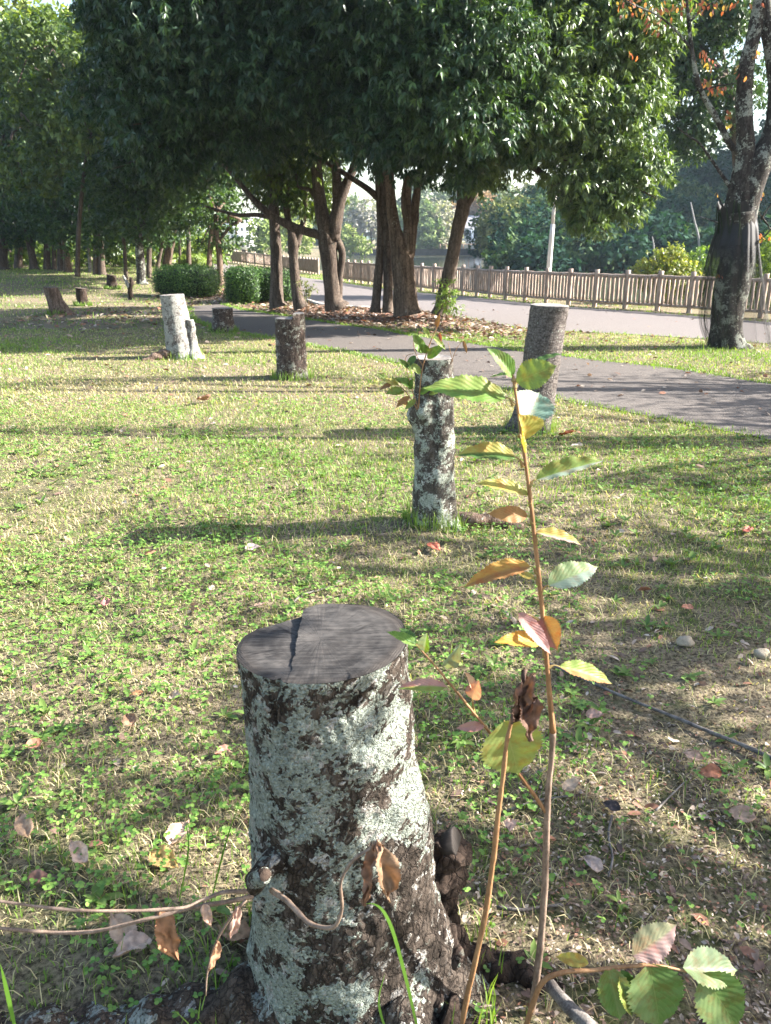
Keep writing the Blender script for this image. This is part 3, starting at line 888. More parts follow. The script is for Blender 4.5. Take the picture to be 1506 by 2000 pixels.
# dead stem with a crumpled leaf on top
q0 = P(903, 2010, 1.06)
dead = thing('dead_shoot', 'bare dead shoot topped by one dark crumpled leaf, beside the tall cherry shoot', 'sapling', (q0[0], 1.06, float(H(q0[0], 1.06))), 'cherry shoots around the front stump')
mb = MB()
tube(mb, [P(a, b, 1.06) for a, b in [(896, 2040), (912, 1950), (945, 1800), (962, 1690), (973, 1590), (982, 1520), (990, 1450), (1000, 1405), (1012, 1360)]], [.0052, .0052, .005, .0047, .0044, .004, .0036, .0032, .0026], 9, 6, .3, 60)
mb.build('stem', M['stem'], dead)
for b, t, wr, c, nn in [((1000, 1412), (1030, 1312), .5, DB, (.6, -.7, 0)), ((1015, 1380), (1042, 1318), .5, (.16, .10, .07), (-.5, -.8, .2)), ((1020, 1340), (1040, 1450), .42, (.12, .07, .05), (.4, -.8, 0)), ((1006, 1400), (1048, 1362), .5, DB, (0, -.6, .7))]:
    big_leaf(P(*b, 1.06), P(*t, 1.05), wr * 1.15, c, nn, .55, .1, 'dead_leaf', dead, crumple=.13, m='litter')

# low leafy branch at the lower edge
q0 = P(1035, 1995, 1.08)
low = thing('low_cherry_shoot', 'low cherry shoot with broad flat green leaves spread over bare soil', 'sapling', (q0[0], 1.08, float(H(q0[0], 1.08))), 'cherry shoots around the front stump')
mb = MB(); tube(mb, [P(a, b, 1.08) for a, b in [(1020, 2030), (1038, 1970), (1060, 1918), (1100, 1899), (1157, 1895), (1216, 1888), (1282, 1886), (1352, 1900)]], [.006, .0055, .005, .0045, .004, .0035, .003, .002], 8, 5, .15, 60)
mb.build('stem', M['stem'], low)
LG, LP = (.11, .19, .05), (.16, .23, .085)
for b, t, wr, c, c2, nn, fo in [((1236, 1866), (1326, 1806), .62, (.24, .24, .14), (.3, .2, .18), (0, -.75, .6), .15), ((1334, 1890), (1448, 1893), .55, (.17, .225, .125), LP, (.1, -.5, .8), .35),
                                ((1188, 1888), (1214, 2000), .58, LP, LG, (-.1, -.75, .6), .3), ((1268, 1882), (1294, 2016), .80, LG, LP, (0, -.8, .6), .12),
                                ((1372, 1900), (1448, 2018), .72, LG, LP, (-.1, -.75, .6), .18), ((1150, 1882), (1083, 1866), .40, YE, YE, (0, -.5, .8), .3), ((1212, 1895), (1240, 1990), .5, DG, YG, (.3, -.6, .6), .3)]:
    pleaf(low, b, t, wr, c, y=1.08, dy=-.03 if t[1] > 1950 else .03, normal=nn, fold=fo, curl=.1, col2=c2)

# thin shoots leaving the front stump at one side, and the curled twig before it
trail = thing('trailing_shoot', 'two thin reddish shoots trailing sideways over the grass from the front stump', 'shoot', (*P(480, 1745, 1.1)[:2], 0), 'cherry shoots around the front stump')
mb = MB(); Y0 = [1.12, 1.10, 1.08, 1.06, 1.05, 1.05]
tube(mb, [P(a, b, y) for (a, b), y in zip([(495, 1742), (440, 1742), (395, 1758), (340, 1775), (150, 1778), (-60, 1752)], Y0)], [.0040, .0036, .0032, .0030, .0028, .0025], 8, 5, .35, 45)
mb.build('upper_shoot', M['stem_grey'], trail)
mb = MB()
tube(mb, [P(a, b, y) for (a, b), y in zip([(495, 1750), (440, 1762), (380, 1772), (280, 1797), (150, 1822), (-60, 1808)], Y0)], [.0042, .0040, .0035, .0034, .0032, .0028], 8, 5, .35, 45)
mb.build('lower_shoot', M['stem_grey'], trail)
mb = MB(); tube(mb, [P(a, b, 1.08) for a, b in [(480, 1758), (445, 1800), (418, 1850), (405, 1900), (402, 1945)]], [.003, .0025, .002, .0018, .0012], 6, 4, .2, 50)
mb.build('hanging_stem', M['stem_grey'], trail)
for b, t, wr, c, nn in [((312, 1778), (345, 1880), .45, (.27, .14, .075), (.2, -.9, .2)), ((425, 1838), (412, 1900), .4, (.35, .2, .12), (.7, -.6, 0)), ((398, 1765), (412, 1812), .5, (.42, .28, .2), (.2, -.8, .5)), ((466, 1770), (452, 1835), .35, (.4, .26, .2), (.6, -.7, .2))]:
    big_leaf(P(*b, 1.07), P(*t, 1.05), wr, c, nn, .5, .12, 'dead_leaf', trail, crumple=.12, m='litter')
cur = thing('curled_twig', 'curled twig with a folded brown leaf hanging before the front stump', 'shoot', (*P(545, 1745, .98)[:2], .3), 'cherry shoots around the front stump')
mb = MB(); tube(mb, [P(a, b, y) for a, b, y in [(530, 1738, 1.06), (563, 1762, 1.0), (600, 1800, .96), (632, 1812, .94), (656, 1806, .93), (668, 1772, .93), (666, 1722, .93), (690, 1680, .93), (722, 1658, .93), (738, 1640, .93)]],
               [.005, .0048, .0042, .0036, .0032, .0028, .0026, .0024, .0022, .0018], 9, 5, .4, 60)
mb.build('stem', M['stem_grey'], cur)
for b, t, wr, c, nn in [((735, 1645), (722, 1765), .32, (.20, .115, .075), (-.8, -.6, 0)), ((742, 1650), (755, 1755), .55, (.22, .14, .085), (.5, -.8, 0)), ((738, 1640), (738, 1700), .3, (.35, .22, .14), (.2, -.9, 0))]:
    big_leaf(P(*b, .93), P(*t, .92), wr, c, nn, .75, -.12, 'dead_leaf', cur, crumple=.12, m='litter')

# sprouts on the slim stump
ys2 = b2[1] - .10
spr = thing('stump_sprout', 'thin leafy sprouts growing from the burl of the tall slim stump', 'shoot', (*P(820, 800, ys2)[:2], .6))
mb = MB()
for l, rr in [([(817, 808), (820, 760), (826, 715), (840, 670), (853, 640), (858, 622)], .004), ([(815, 800), (800, 775), (782, 755), (760, 745), (742, 742)], .003), ([(818, 800), (800, 745), (792, 700), (808, 690)], .0025), ([(880, 712), (890, 685), (905, 662)], .002), ([(884, 706), (878, 680), (875, 668)], .0018), ([(826, 715), (812, 690), (808, 665), (820, 650)], .002)]:
    tube(mb, [P(a, b, ys2) for a, b in l], np.linspace(rr, rr * .5, len(l)), 6, 4, .1, 40)
mb.build('stem', M['stem'], spr)
for b, t, wr, c in [((835, 700), (868, 672), .5, GR), ((822, 730), (796, 706), .5, YG), ((806, 755), (776, 738), .55, GR), ((786, 760), (752, 768), .5, YG), ((820, 770), (846, 752), .5, GR), ((800, 775), (772, 795), .45, OR), ((825, 690), (808, 650), .6, GR), ((838, 660), (826, 637), .5, YG), ((848, 660), (872, 682), .4, YG), ((832, 690), (830, 672), .8, GR), ((836, 692), (846, 678), .6, YG), ((812, 695), (793, 718), .5, DG), ((795, 748), (768, 738), .45, YG), ((790, 765), (764, 770), .4, YG), ((778, 752), (745, 738), .4, YE),
                    ((800, 760), (805, 740), .6, GR), ((770, 748), (740, 760), .4, BR), ((838, 770), (856, 766), .5, YG), ((800, 790), (775, 782), .4, OR), ((905, 665), (912, 690), .3, BR), ((853, 640), (858, 612), .35, BR), ((858, 650), (862, 668), .4, (.3, .1, .06)), ((800, 720), (780, 700), .4, GR), ((812, 780), (790, 800), .4, YG), ((760, 745), (738, 728), .4, YG)]:
    big_leaf(P(*b, ys2), P(*t, ys2 - .02), wr, c, (random.uniform(-.4, .4), -.7, .6), .35, .15, 'leaf', spr)

# ------------------------------------------------------------------ fences, lamp post, hedges
def fence(label, pts, nb, height, npick, post_w=.085):
    pts = resample(np.asarray(pts, float), nb + 1)
    b0 = np.array([*pts[0], float(H(*pts[0]))])
    f = thing('picket_fence', label, 'fence', b0)
    for i, p in enumerate(pts):
        z = float(H(*p)); mb = MB()
        tube(mb, [(p[0], p[1], z - .1), (p[0], p[1], z + height * .5), (p[0], p[1], z + height)], [post_w * .72] * 3, 10, 4, .12, 8)
        mb.build('post', M['fence'], f)
    for i in range(nb):
        a, b = pts[i], pts[i + 1]
        za, zb = float(H(*a)), float(H(*b))
        d = b - a; L = np.hypot(*d); d = d / L
        a2 = a + d * post_w * .5; b2_ = b - d * post_w * .5
        for hh, rr in ((.86, .042), (.16, .036)):
            mb = MB()
            mid = (a2 + b2_) / 2
            tube(mb, [(*a2, za + height * hh), (*mid, (za + zb) / 2 + height * hh - .012), (*b2_, zb + height * hh)], [rr] * 3, 8, 5, .25, 7)
            mb.build('rail', M['fence'], f)
        mb = MB()
        for k in range(npick):
            t = (k + .7) / (npick + .4); c = a2 * (1 - t) + b2_ * t; z = za * (1 - t) + zb * t
            r0 = .037 * random.uniform(.8, 1.2); ox = random.uniform(-.008, .008)
            tube(mb, [(c[0], c[1], z + height * .17), (c[0] + ox, c[1], z + height * .5), (c[0] - ox, c[1], z + height * .85)], [r0, r0 * .9, r0 * 1.05], 7, 3, .35, 12)
        mb.build('picket_panel', M['fence'], f)
    return f


fr_near = [G(a, b)[:2] for a, b in [(1640, 634), (1490, 622), (1365, 613), (1283, 607), (1150, 599), (1052, 591), (974, 584), (915, 577), (821, 568), (740, 558), (668, 549)]]
fr_near = [np.array(p) for p in fr_near]
fence('long brown picket fence along the promenade, passing behind the tree trunks to the netted tree', fr_near, 27, .93, 6)
fr_far = [G(a, b)[:2] for a, b in [(622, 537), (585, 531), (533, 523), (472, 515.5), (437, 511)]]
fence('farther brown picket fence ending at a gate post, seen between the slim trunks', fr_far, 24, .88, 7)

yl = 23.4
lp = P(1072, 530, yl); lz = float(H(lp[0], lp[1])); kx = mpp(1072, 450, yl)
lamp = thing('lamp_post', 'slender pale grey lamp post standing behind the picket fence', 'lamp post', (lp[0], yl, lz))
mb = MB(); tube(mb, [(lp[0], yl, lz - .1), (lp[0], yl, lz + 1.0), (lp[0] + .02, yl, P(1072, 438, yl)[2])], [.075, .07, .064], 16, 3)
mb.build('lower_pole', M['pole'], lamp)
mb = MB(); zt = P(1076, 438, yl)[2]; tube(mb, [(lp[0] + .02, yl, zt - .02), (lp[0] + .035, yl, zt + 1.2), (lp[0] + .04, yl, zt + 3.2)], [.05, .045, .035], 14, 3)
mb.build('upper_pole', M['pole'], lamp)
mb = MB(); tube(mb, [(lp[0] + .04, yl, zt + 3.15), (lp[0] + .04, yl, zt + 3.25), (lp[0] + .04, yl, zt + 3.5), (lp[0] + .04, yl, zt + 3.56)], [.06, .17, .2, .05], 16, 3)
mb.build('lamp_head', M['pole'], lamp)


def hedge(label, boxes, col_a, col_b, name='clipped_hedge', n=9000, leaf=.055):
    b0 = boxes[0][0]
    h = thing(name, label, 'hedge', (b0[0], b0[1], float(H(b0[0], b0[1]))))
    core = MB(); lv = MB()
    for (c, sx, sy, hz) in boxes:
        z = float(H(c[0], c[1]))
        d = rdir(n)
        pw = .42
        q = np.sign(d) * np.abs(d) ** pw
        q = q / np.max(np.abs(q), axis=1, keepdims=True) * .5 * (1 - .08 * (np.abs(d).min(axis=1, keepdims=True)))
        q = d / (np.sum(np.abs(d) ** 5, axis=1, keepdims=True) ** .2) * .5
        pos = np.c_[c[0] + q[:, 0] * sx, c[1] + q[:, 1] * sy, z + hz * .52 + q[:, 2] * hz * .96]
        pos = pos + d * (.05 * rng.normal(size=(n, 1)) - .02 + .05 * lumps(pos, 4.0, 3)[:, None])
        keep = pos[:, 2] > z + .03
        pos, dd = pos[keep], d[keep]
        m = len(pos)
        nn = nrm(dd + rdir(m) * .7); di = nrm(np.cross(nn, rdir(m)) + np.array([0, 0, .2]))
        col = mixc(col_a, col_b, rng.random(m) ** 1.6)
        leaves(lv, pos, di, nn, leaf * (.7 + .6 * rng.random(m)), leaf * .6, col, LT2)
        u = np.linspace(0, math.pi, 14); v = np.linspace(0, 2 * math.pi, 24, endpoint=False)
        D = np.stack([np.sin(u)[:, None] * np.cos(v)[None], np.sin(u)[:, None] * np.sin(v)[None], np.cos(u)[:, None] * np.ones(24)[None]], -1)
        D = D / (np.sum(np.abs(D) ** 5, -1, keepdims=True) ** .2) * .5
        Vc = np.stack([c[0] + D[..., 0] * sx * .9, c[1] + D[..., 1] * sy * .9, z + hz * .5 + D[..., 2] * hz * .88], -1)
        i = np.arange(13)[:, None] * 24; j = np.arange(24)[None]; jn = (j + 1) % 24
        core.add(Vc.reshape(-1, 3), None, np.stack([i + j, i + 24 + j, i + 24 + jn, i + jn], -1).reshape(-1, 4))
    core.build('branches', M['core'], h)  # solid near-black green body stands in for the shade between the leaves
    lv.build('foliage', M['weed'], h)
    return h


q = at(355, 583); kx = mpp(355, 583, q[1])
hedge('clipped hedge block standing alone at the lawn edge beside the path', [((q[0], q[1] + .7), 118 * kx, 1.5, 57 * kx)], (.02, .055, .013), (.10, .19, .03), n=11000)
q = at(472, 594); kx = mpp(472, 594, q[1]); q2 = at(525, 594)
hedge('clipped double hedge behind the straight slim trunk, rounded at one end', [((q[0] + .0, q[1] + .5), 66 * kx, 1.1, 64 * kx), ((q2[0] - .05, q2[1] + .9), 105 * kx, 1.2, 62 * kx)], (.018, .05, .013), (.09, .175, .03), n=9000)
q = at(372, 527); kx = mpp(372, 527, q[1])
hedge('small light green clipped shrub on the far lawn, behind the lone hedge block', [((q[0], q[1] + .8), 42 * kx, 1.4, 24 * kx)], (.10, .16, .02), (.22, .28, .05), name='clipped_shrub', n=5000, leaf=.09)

# ------------------------------------------------------------------ trees
EVA, EVB = (.011, .032, .018), (.060, .110, .038)


def limbs(mb, ls, y, rough=.12, seg=12, flute=0.0):
    for l in ls:
        pts = [P(a[0], a[1], a[3] if len(a) > 3 else y) for a in l]
        rad = [a[2] * mpp(a[0], a[1], a[3] if len(a) > 3 else y) for a in l]
        tube(mb, pts, rad, seg, 5, rough, 3.0, flute)


def add_root_flare(ls, py_base):
    return ls


def tree(name, label, y, base_px, limb_list, blobs, bark, leafm='evergreen', tw=500, ll=.138, lw=.041, ca=EVA, cb=EVB, group=None, per=9, droop=.5, tmpl=LT4, flute=0.0, crown_limbs=True, sub=5, density=1.0):
    b = P(*base_px, y)
    b[2] = float(H(b[0], b[1]))
    t = thing(name, label, 'tree', b, group)
    mb = MB(); limbs(mb, limb_list, y, flute=flute)
    # limbs that reach into the leaf masses
    tips = [P(l[-1][0], l[-1][1], l[-1][3] if len(l[-1]) > 3 else y) for l in limb_list]
    bl = [(P(a, c, d), r) for a, c, d, r in blobs]
    if crown_limbs:
        for c, r in bl:
            s = min(tips, key=lambda q: np.linalg.norm(q - c))
            mid = (s + c) / 2 + np.array([random.uniform(-.3, .3), random.uniform(-.3, .3), .25])
            tube(mb, [s, mid, c, c + (c - mid) * .3], [.06, .042, .022, .006], 7, 4, .2, 4)
    mb.build('trunk', bark, t)
    cr = MB()
    for i, (c, r) in enumerate(bl):
        n = max(20, int(tw * density * r * r))
        blob_leaves(cr, c, r * .72, int(n * .45), ll, lw, ca, cb, per, droop, seed=i, tmpl=tmpl)
        for k in range(sub):
            o = nrm(np.array([random.gauss(0, 1), random.gauss(0, 1), random.gauss(0, .8)]))
            blob_leaves(cr, c + o * r * .74, r * .44, int(n * .55 / sub * 1.3), ll, lw, ca, cb, per, droop, seed=i * 7 + k, tmpl=tmpl, shell=.3)
    cr.build('crown', M[leafm], t)
    return t


GROVE = 'evergreen trees along the path'
tree('evergreen_tree', 'thick forked tree with a low limb sweeping sideways and a knobbly trunk', 18.6, (652, 600),
     [[(660, 606, 28), (652, 590, 20), (648, 560, 16.5), (644, 520, 16.5), (640, 480, 18), (636, 455, 16), (628, 410, 13), (622, 370, 12), (617, 320, 11), (606, 250, 9)],
      [(644, 490, 14), (654, 440, 14), (662, 400, 12), (676, 360, 10), (692, 325, 8), (705, 270, 7)], [(650, 470, 14), (658, 420, 12), (659, 370, 10), (655, 310, 9)],
      [(645, 480, 12), (626, 460, 9), (598, 452, 8.5), (560, 438, 7.5), (527, 418, 7), (497, 392, 6), (472, 362, 5), (440, 325, 4)],
      [(545, 430, 4.5), (505, 420, 4), (465, 420, 3.5), (425, 410, 2.5), (400, 402, 1.5)], [(658, 470, 9), (668, 495, 7), (664, 540, 6), (662, 590, 7)], [(624, 400, 5), (606, 372, 4), (584, 365, 3.2), (578, 340, 2.5)]],
     [(560, 60, 14, 1.5), (640, 110, 14.5, 1.4), (560, 150, 14.5, 1.25), (700, 30, 14, 1.5), (620, 195, 15.5, 1.0), (690, 205, 15.5, .9), (500, -60, 14.5, 1.6), (640, -80, 14.5, 1.6), (500, 235, 16.5, .85), (430, 270, 17.5, .7), (600, -180, 16, 1.8), (590, 120, 17, 1.7)],
     M['bark_oak'], group=GROVE)
tree('evergreen_tree', 'straight slim tree rising before the double hedge, left of the forked tree', 19.2, (540, 597),
     [[(543, 600, 18), (540, 585, 14), (540, 520, 11.5), (537, 450, 11), (533, 390, 10.5), (527, 320, 9), (515, 240, 8)], [(532, 380, 6), (505, 330, 5), (470, 280, 4)]],
     [(270, 40, 15, 1.35), (235, 150, 15, 1.0), (300, 240, 14.5, 1.0), (345, 120, 14, 1.4), (430, 20, 14, 1.5), (405, 190, 14.5, 1.05), (315, 285, 15, .7), (280, -60, 15, 1.4), (480, 140, 14.5, 1.4), (470, 205, 15.5, .95), (265, 315, 15.5, .5), (380, 250, 15.5, .75), (400, -120, 15.5, 1.8), (400, 100, 17, 1.6)],
     M['bark_oak'], group=GROVE)
tree('evergreen_tree', 'small forked tree with a pale sunlit patch on its trunk', 19.0, (585, 598),
     [[(590, 602, 16), (583, 585, 12), (577, 550, 10), (573, 500, 9.5), (573, 470, 11), (566, 440, 6.5), (557, 400, 5.5), (548, 355, 5)], [(577, 480, 8), (588, 450, 6), (595, 415, 5), (598, 365, 4.5)], [(566, 430, 3), (562, 380, 3.5), (566, 330, 3)]],
     [(560, 330, 19, 1.0), (600, 330, 20, 1.0), (540, 380, 20, .7), (610, 385, 20.5, .6), (590, 260, 19, 1.2), (530, 330, 19, .9)], M['bark_oak'], group=GROVE, ca=(.03, .06, .015), cb=(.14, .19, .03))
tree('evergreen_tree', 'slender paired trunks side by side between the forked and the fluted tree', 17.4, (745, 607),
     [[(733, 610, 12), (734, 595, 9.5), (738, 550, 9), (743, 490, 8.5), (744, 440, 8), (742, 385, 8), (735, 300, 7)], [(758, 610, 12), (757, 595, 10), (758, 540, 9), (756, 480, 9.5), (753, 420, 9), (748, 360, 8), (742, 290, 7)],
      [(742, 390, 7), (720, 370, 6), (690, 350, 5.5), (655, 328, 5), (610, 303, 4)]],
     [(760, 120, 13.5, 1.4), (735, 190, 14.5, 1.0), (775, 262, 14.5, .7), (800, 10, 13.5, 1.4), (790, -90, 14.5, 1.5), (700, 275, 16, .35), (760, 140, 16, 1.3)], M['bark_oak'], group=GROVE)
tree('evergreen_tree', 'fluted reddish brown tree of several stems fused at the base', 16.9, (793, 611),
     [[(796, 614, 30), (794, 600, 25), (790, 560, 22), (787, 515, 22), (780, 480, 17), (770, 440, 12), (764, 390, 10), (760, 320, 9)], [(790, 530, 15), (797, 480, 13), (798, 435, 10), (793, 395, 10), (798, 340, 9)],
      [(800, 500, 10), (806, 455, 9), (810, 410, 8.5), (816, 370, 8), (824, 320, 7)], [(806, 455, 5), (812, 425, 7), (811, 395, 5)]],
     [(860, 150, 13, 1.3), (850, 235, 13.5, 1.0), (900, 40, 13.5, 1.4), (940, 210, 14, 1.2), (885, 300, 14.5, .62), (825, 300, 15, .42), (930, -80, 14.5, 1.6), (860, 90, 16, 1.5)], M['bark_fluted'], group=GROVE, flute=.07, ca=(.012, .035, .018), cb=(.10, .17, .06))  # lighter leaf tones put sunlight into this crown's colour
tree('evergreen_tree', 'leaning brown trunk under the widest sunlit crown, green plant at its foot', 16.7, (862, 612),
     [[(857, 616, 17), (862, 600, 14), (869, 570, 13.5), (878, 530, 13), (886, 490, 12.5), (895, 445, 13), (904, 405, 13), (901, 370, 9), (905, 310, 8)], [(903, 410, 9), (922, 380, 8), (940, 340, 7), (960, 280, 6)]],
     [(1000, 120, 14, 1.4), (1000, 245, 15, 1.0), (1060, 30, 14.5, 1.4), (1085, 200, 14.5, 1.25), (1150, 100, 14.5, 1.25), (1190, 200, 15, 1.0), (1232, 300, 15, .8), (1130, 320, 15, .95), (1215, 100, 15, 1.05), (1238, 200, 15, .65), (1180, 10, 14.5, 1.3), (1045, 272, 15.5, .62), (1238, 365, 15, .52), (1138, 395, 14.8, .48), (1155, 428, 14.8, .42),
      (1008, 318, 16, .42), (1100, -90, 15, 1.5), (950, 338, 16, .38), (922, 345, 16, .38), (1060, 120, 17, 1.7), (1160, 220, 17, 1.4), (1200, 395, 15, .4)], M['bark_oak'], group=GROVE, ca=(.02, .05, .018), cb=(.22, .30, .11), density=1.1)  # brightest leaf tones: the sunlit look is painted into the crown
tree('evergreen_tree', 'dark evergreen beyond the fence, its crown seen behind the netted cherry', 25.0, (1452, 560), [[(1452, 575, 15), (1450, 450, 12), (1440, 300, 10), (1420, 150, 8)]],
     [(1340, 220, 25, 1.3), (1400, 120, 25, 1.6), (1330, 70, 25, 1.4), (1385, 235, 25, .95), (1425, 20, 25, 1.1), (1360, -60, 25, 1.8), (1310, 160, 25, .8)], M['bark_oak'], ll=.17, lw=.055, ca=(.02, .05, .018), cb=(.09, .15, .035), tw=300)

# the grove at the far side of the lawn
GL = 'trees of the shaded grove beyond the lawn'
plain = 'slim dark tree among the shaded grove at the far edge of the lawn'
grove = [  # px of base, base py, radius px, lean top px, label, bark
    (4, 527, 11, 0, 'thick trunk at the outermost edge of the shaded grove', 'bark_oak'), (18, 522, 4, 3, plain, 'bark_oak'), (36, 525, 8, 2, plain, 'bark_oak'), (66, 527, 8, -12, 'dark grove tree whose trunk tilts and forks low', 'bark_oak'), (92, 527, 7, 0, plain, 'bark_oak'),
    (106, 527, 4.5, -2, plain, 'bark_oak'), (119, 530, 7, -3, plain, 'bark_oak'), (132, 532, 7.5, -8, 'grove trunk with a sunlit side and wide flared foot', 'bark_fluted'), (176, 531, 3.5, -6, 'thin pale whitish trunk standing in the shaded grove', 'bark_pale'), (187, 537, 6, 1, plain, 'bark_oak'),
    (199, 537, 7, -3, plain, 'bark_oak'), (246, 546, 4, -6, 'thin dark tree just behind the forked dead stump', 'bark_oak'), (276, 555, 9.5, -6, 'large grove tree with lichen at its foot, next to the lone hedge block', 'bark_cherry'), (291, 543, 5.5, 1, plain, 'bark_oak'),
    (308, 530, 4, 16, 'thin leaning tree behind the lone hedge block', 'bark_oak'), (326, 526, 9, 12, 'stout tree bending sideways above the lone hedge block', 'bark_fluted'), (352, 525, 3, -2, plain, 'bark_oak'), (369, 527, 5, -1, plain, 'bark_oak'),
    (408, 540, 5.5, 2, 'slim tree beside the promenade, its trunk lit on one side', 'bark_fluted'), (431, 557, 6.5, -3, 'reddish trunked small tree between the two clipped hedges', 'bark_fluted')]
for i, (px, py, r, lean, lab, bk) in enumerate(grove):
    p0 = G(px, py); y = p0[1]
    top = 455 - random.uniform(0, 25)
    ls = [[(px + r * .3, py + 3, r * 1.5), (px, py - 8, r), (px + lean * .4, (py + top) / 2, r * .9), (px + lean, top, r * .8), (px + lean * 1.8, top - 60, r * .65), (px + lean * 2 + random.uniform(-10, 10), top - 130, r * .4)]]
    ls.append([(px + lean, top + 5, r * .5), (px + lean + random.choice((-1, 1)) * 14, top - 35, r * .4), (px + lean + random.choice((-1, 1)) * 26, top - 75, r * .25)])
    bl = []
    if i < 18:
        for k in range(5):
            hh = [415, 345, 260, 180, 100][k]
            bl.append((px + lean * 1.5 + random.uniform(-38, 38), hh + random.uniform(-22, 22), y + random.uniform(-2.5, 1.5), random.uniform(1.1, 1.6) * (y / 34) ** .8))
        bl.append((px + random.uniform(-25, 25), 438, y - .5, .8 * (y / 34)))
        if i in (12, 13, 15): bl += [(random.uniform(300, 520), random.uniform(130, 290), random.uniform(26, 30), 2.1) for _ in range(5)]  # hidden leaf masses added behind the front crowns to shade the far lawn
        if i >= 11: bl += [(px + random.uniform(-20, 70), random.uniform(230, 340), y + random.uniform(-3, 1), 2.0) for _ in range(3)]  # more unseen leaf mass, added to deepen the lawn's shade
    else:
        ls = [[(px + 1, py + 3, r * 1.4), (px, py - 10, r), (px + lean, 490, r * .9), (px + lean * 3, 450, r * .8), (px + lean * 5 + 6, 415, r * .6)], [(px + lean, 470, r * .5), (px + 22, 440, r * .4), (px + 40, 430, r * .25)]]
        bl = [(px - 5, 420, y, .7), (px + 18, 440, y, .45), (px + 15, 395, y + 1, .8), (px - 25, 380, y + 1, .9), (px + 30, 475, y, .35), (px - 12, 470, y, .3)]
    sun_l = i in (1, 18, 19)  # grove trees with sunlight put into their leaf colour
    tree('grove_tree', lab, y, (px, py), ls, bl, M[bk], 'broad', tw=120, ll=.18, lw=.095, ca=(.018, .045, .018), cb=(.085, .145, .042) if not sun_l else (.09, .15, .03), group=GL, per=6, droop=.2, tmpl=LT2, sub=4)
# the lighter tree whose boughs reach into the upper corner
tree('grove_tree', 'lighter green tree whose thin bare boughs reach over the lawn corner', 29, (152, 537), [[(152, 540, 5.5), (152, 520, 4.5), (155, 430, 4), (170, 300, 3.5), (190, 230, 3)], [(190, 300, 3), (150, 235, 2.2), (90, 150, 1.6), (20, 105, 1.0)], [(185, 300, 2.5), (120, 255, 2), (50, 240, 1)], [(180, 270, 2.5), (140, 160, 2), (100, 90, 1)]],
     [(40, 150, 27, 1.1), (100, 100, 27, 1.2), (60, 240, 27, 1.0), (140, 190, 27, 1.0), (30, 70, 28, .8), (110, 300, 27, 1.0), (40, 330, 28, 1.1), (180, 110, 27, 1.0), (170, 250, 26, 1.0)],
     M['bark_oak'], 'broad', tw=120, ll=.20, lw=.10, ca=(.03, .06, .018), cb=(.13, .18, .04), group=GL, per=7, droop=.25, tmpl=LT4)
# tall sunlit trees behind the grove
for i, (px, yy, bl, lab) in enumerate([(60, 58, [(20, 60, 58, 2.2), (90, 70, 58, 2.2), (60, 120, 58, 3), (10, 150, 58, 3), (130, 100, 60, 2.5), (60, 220, 58, 4)], 'tall pale sunlit tree rising above the grove corner'), (200, 62, [(170, 200, 62, 4), (240, 260, 62, 4), (150, 300, 62, 4), (260, 380, 62, 3), (200, 120, 62, 4)], 'broad sunlit tree glimpsed through gaps in the grove'),
                                       (-60, 50, [(-60, 90, 50, 3), (-20, 200, 50, 4), (-60, 320, 50, 4), (0, 300, 52, 3)], 'pale sunlit tree at the outer flank of the grove')]):
    tree('background_tree', lab, yy, (px, 505), [[(px, 512, 6), (px, 400, 5), (px, 200, 3)]], bl, M['bark_oak'], 'broad', tw=26, ll=.5, lw=.3, ca=(.10, .15, .03), cb=(.28, .30, .08), per=6, droop=.2, tmpl=LT2)

# low green growth beyond the grove trunks
mb = MB()
for i in range(70):
    px = random.uniform(-80, 420); yy = random.uniform(44, 60)
    z = P(px, random.uniform(455, 510), yy)
    blob_leaves(mb, z, random.uniform(.7, 1.5), 55, .32, .18, (.05, .10, .02), (.24, .30, .06), 6, .2, tmpl=LT2, seed=i)
tag(mb.build('undergrowth', M['broad']), 'sunlit undergrowth behind the grove trunks', kind='stuff')

# ------------------------------------------------------------------ the netted cherry tree
yc = G(1420, 682)[1] + .25
cb_ = P(1420, 682, yc)
cherry = thing('cherry_tree', 'netted cherry tree with grey lichened bark and sparse red orange leaves', 'tree', (cb_[0], yc, float(H(cb_[0], yc))))
mb = MB()
limbs(mb, [[(1424, 694, 46), (1420, 676, 36), (1418, 640, 29), (1424, 595, 31), (1432, 545, 33), (1440, 500, 31), (1440, 455, 33), (1441, 415, 34)],
           [(1438, 430, 26), (1444, 390, 25), (1450, 340, 20), (1456, 290, 17.5), (1453, 210, 15.5), (1458, 130, 14.5), (1474, 60, 13.5), (1490, -30, 12), (1495, -120, 10)],
           [(1448, 440, 26), (1462, 385, 24), (1480, 325, 25), (1508, 270, 21), (1520, 190, 18), (1512, 110, 17), (1496, 30, 15), (1484, -60, 12)]], yc, .10, 22)
mb.build('trunk', M['bark_cherry'], cherry)
mb = MB()
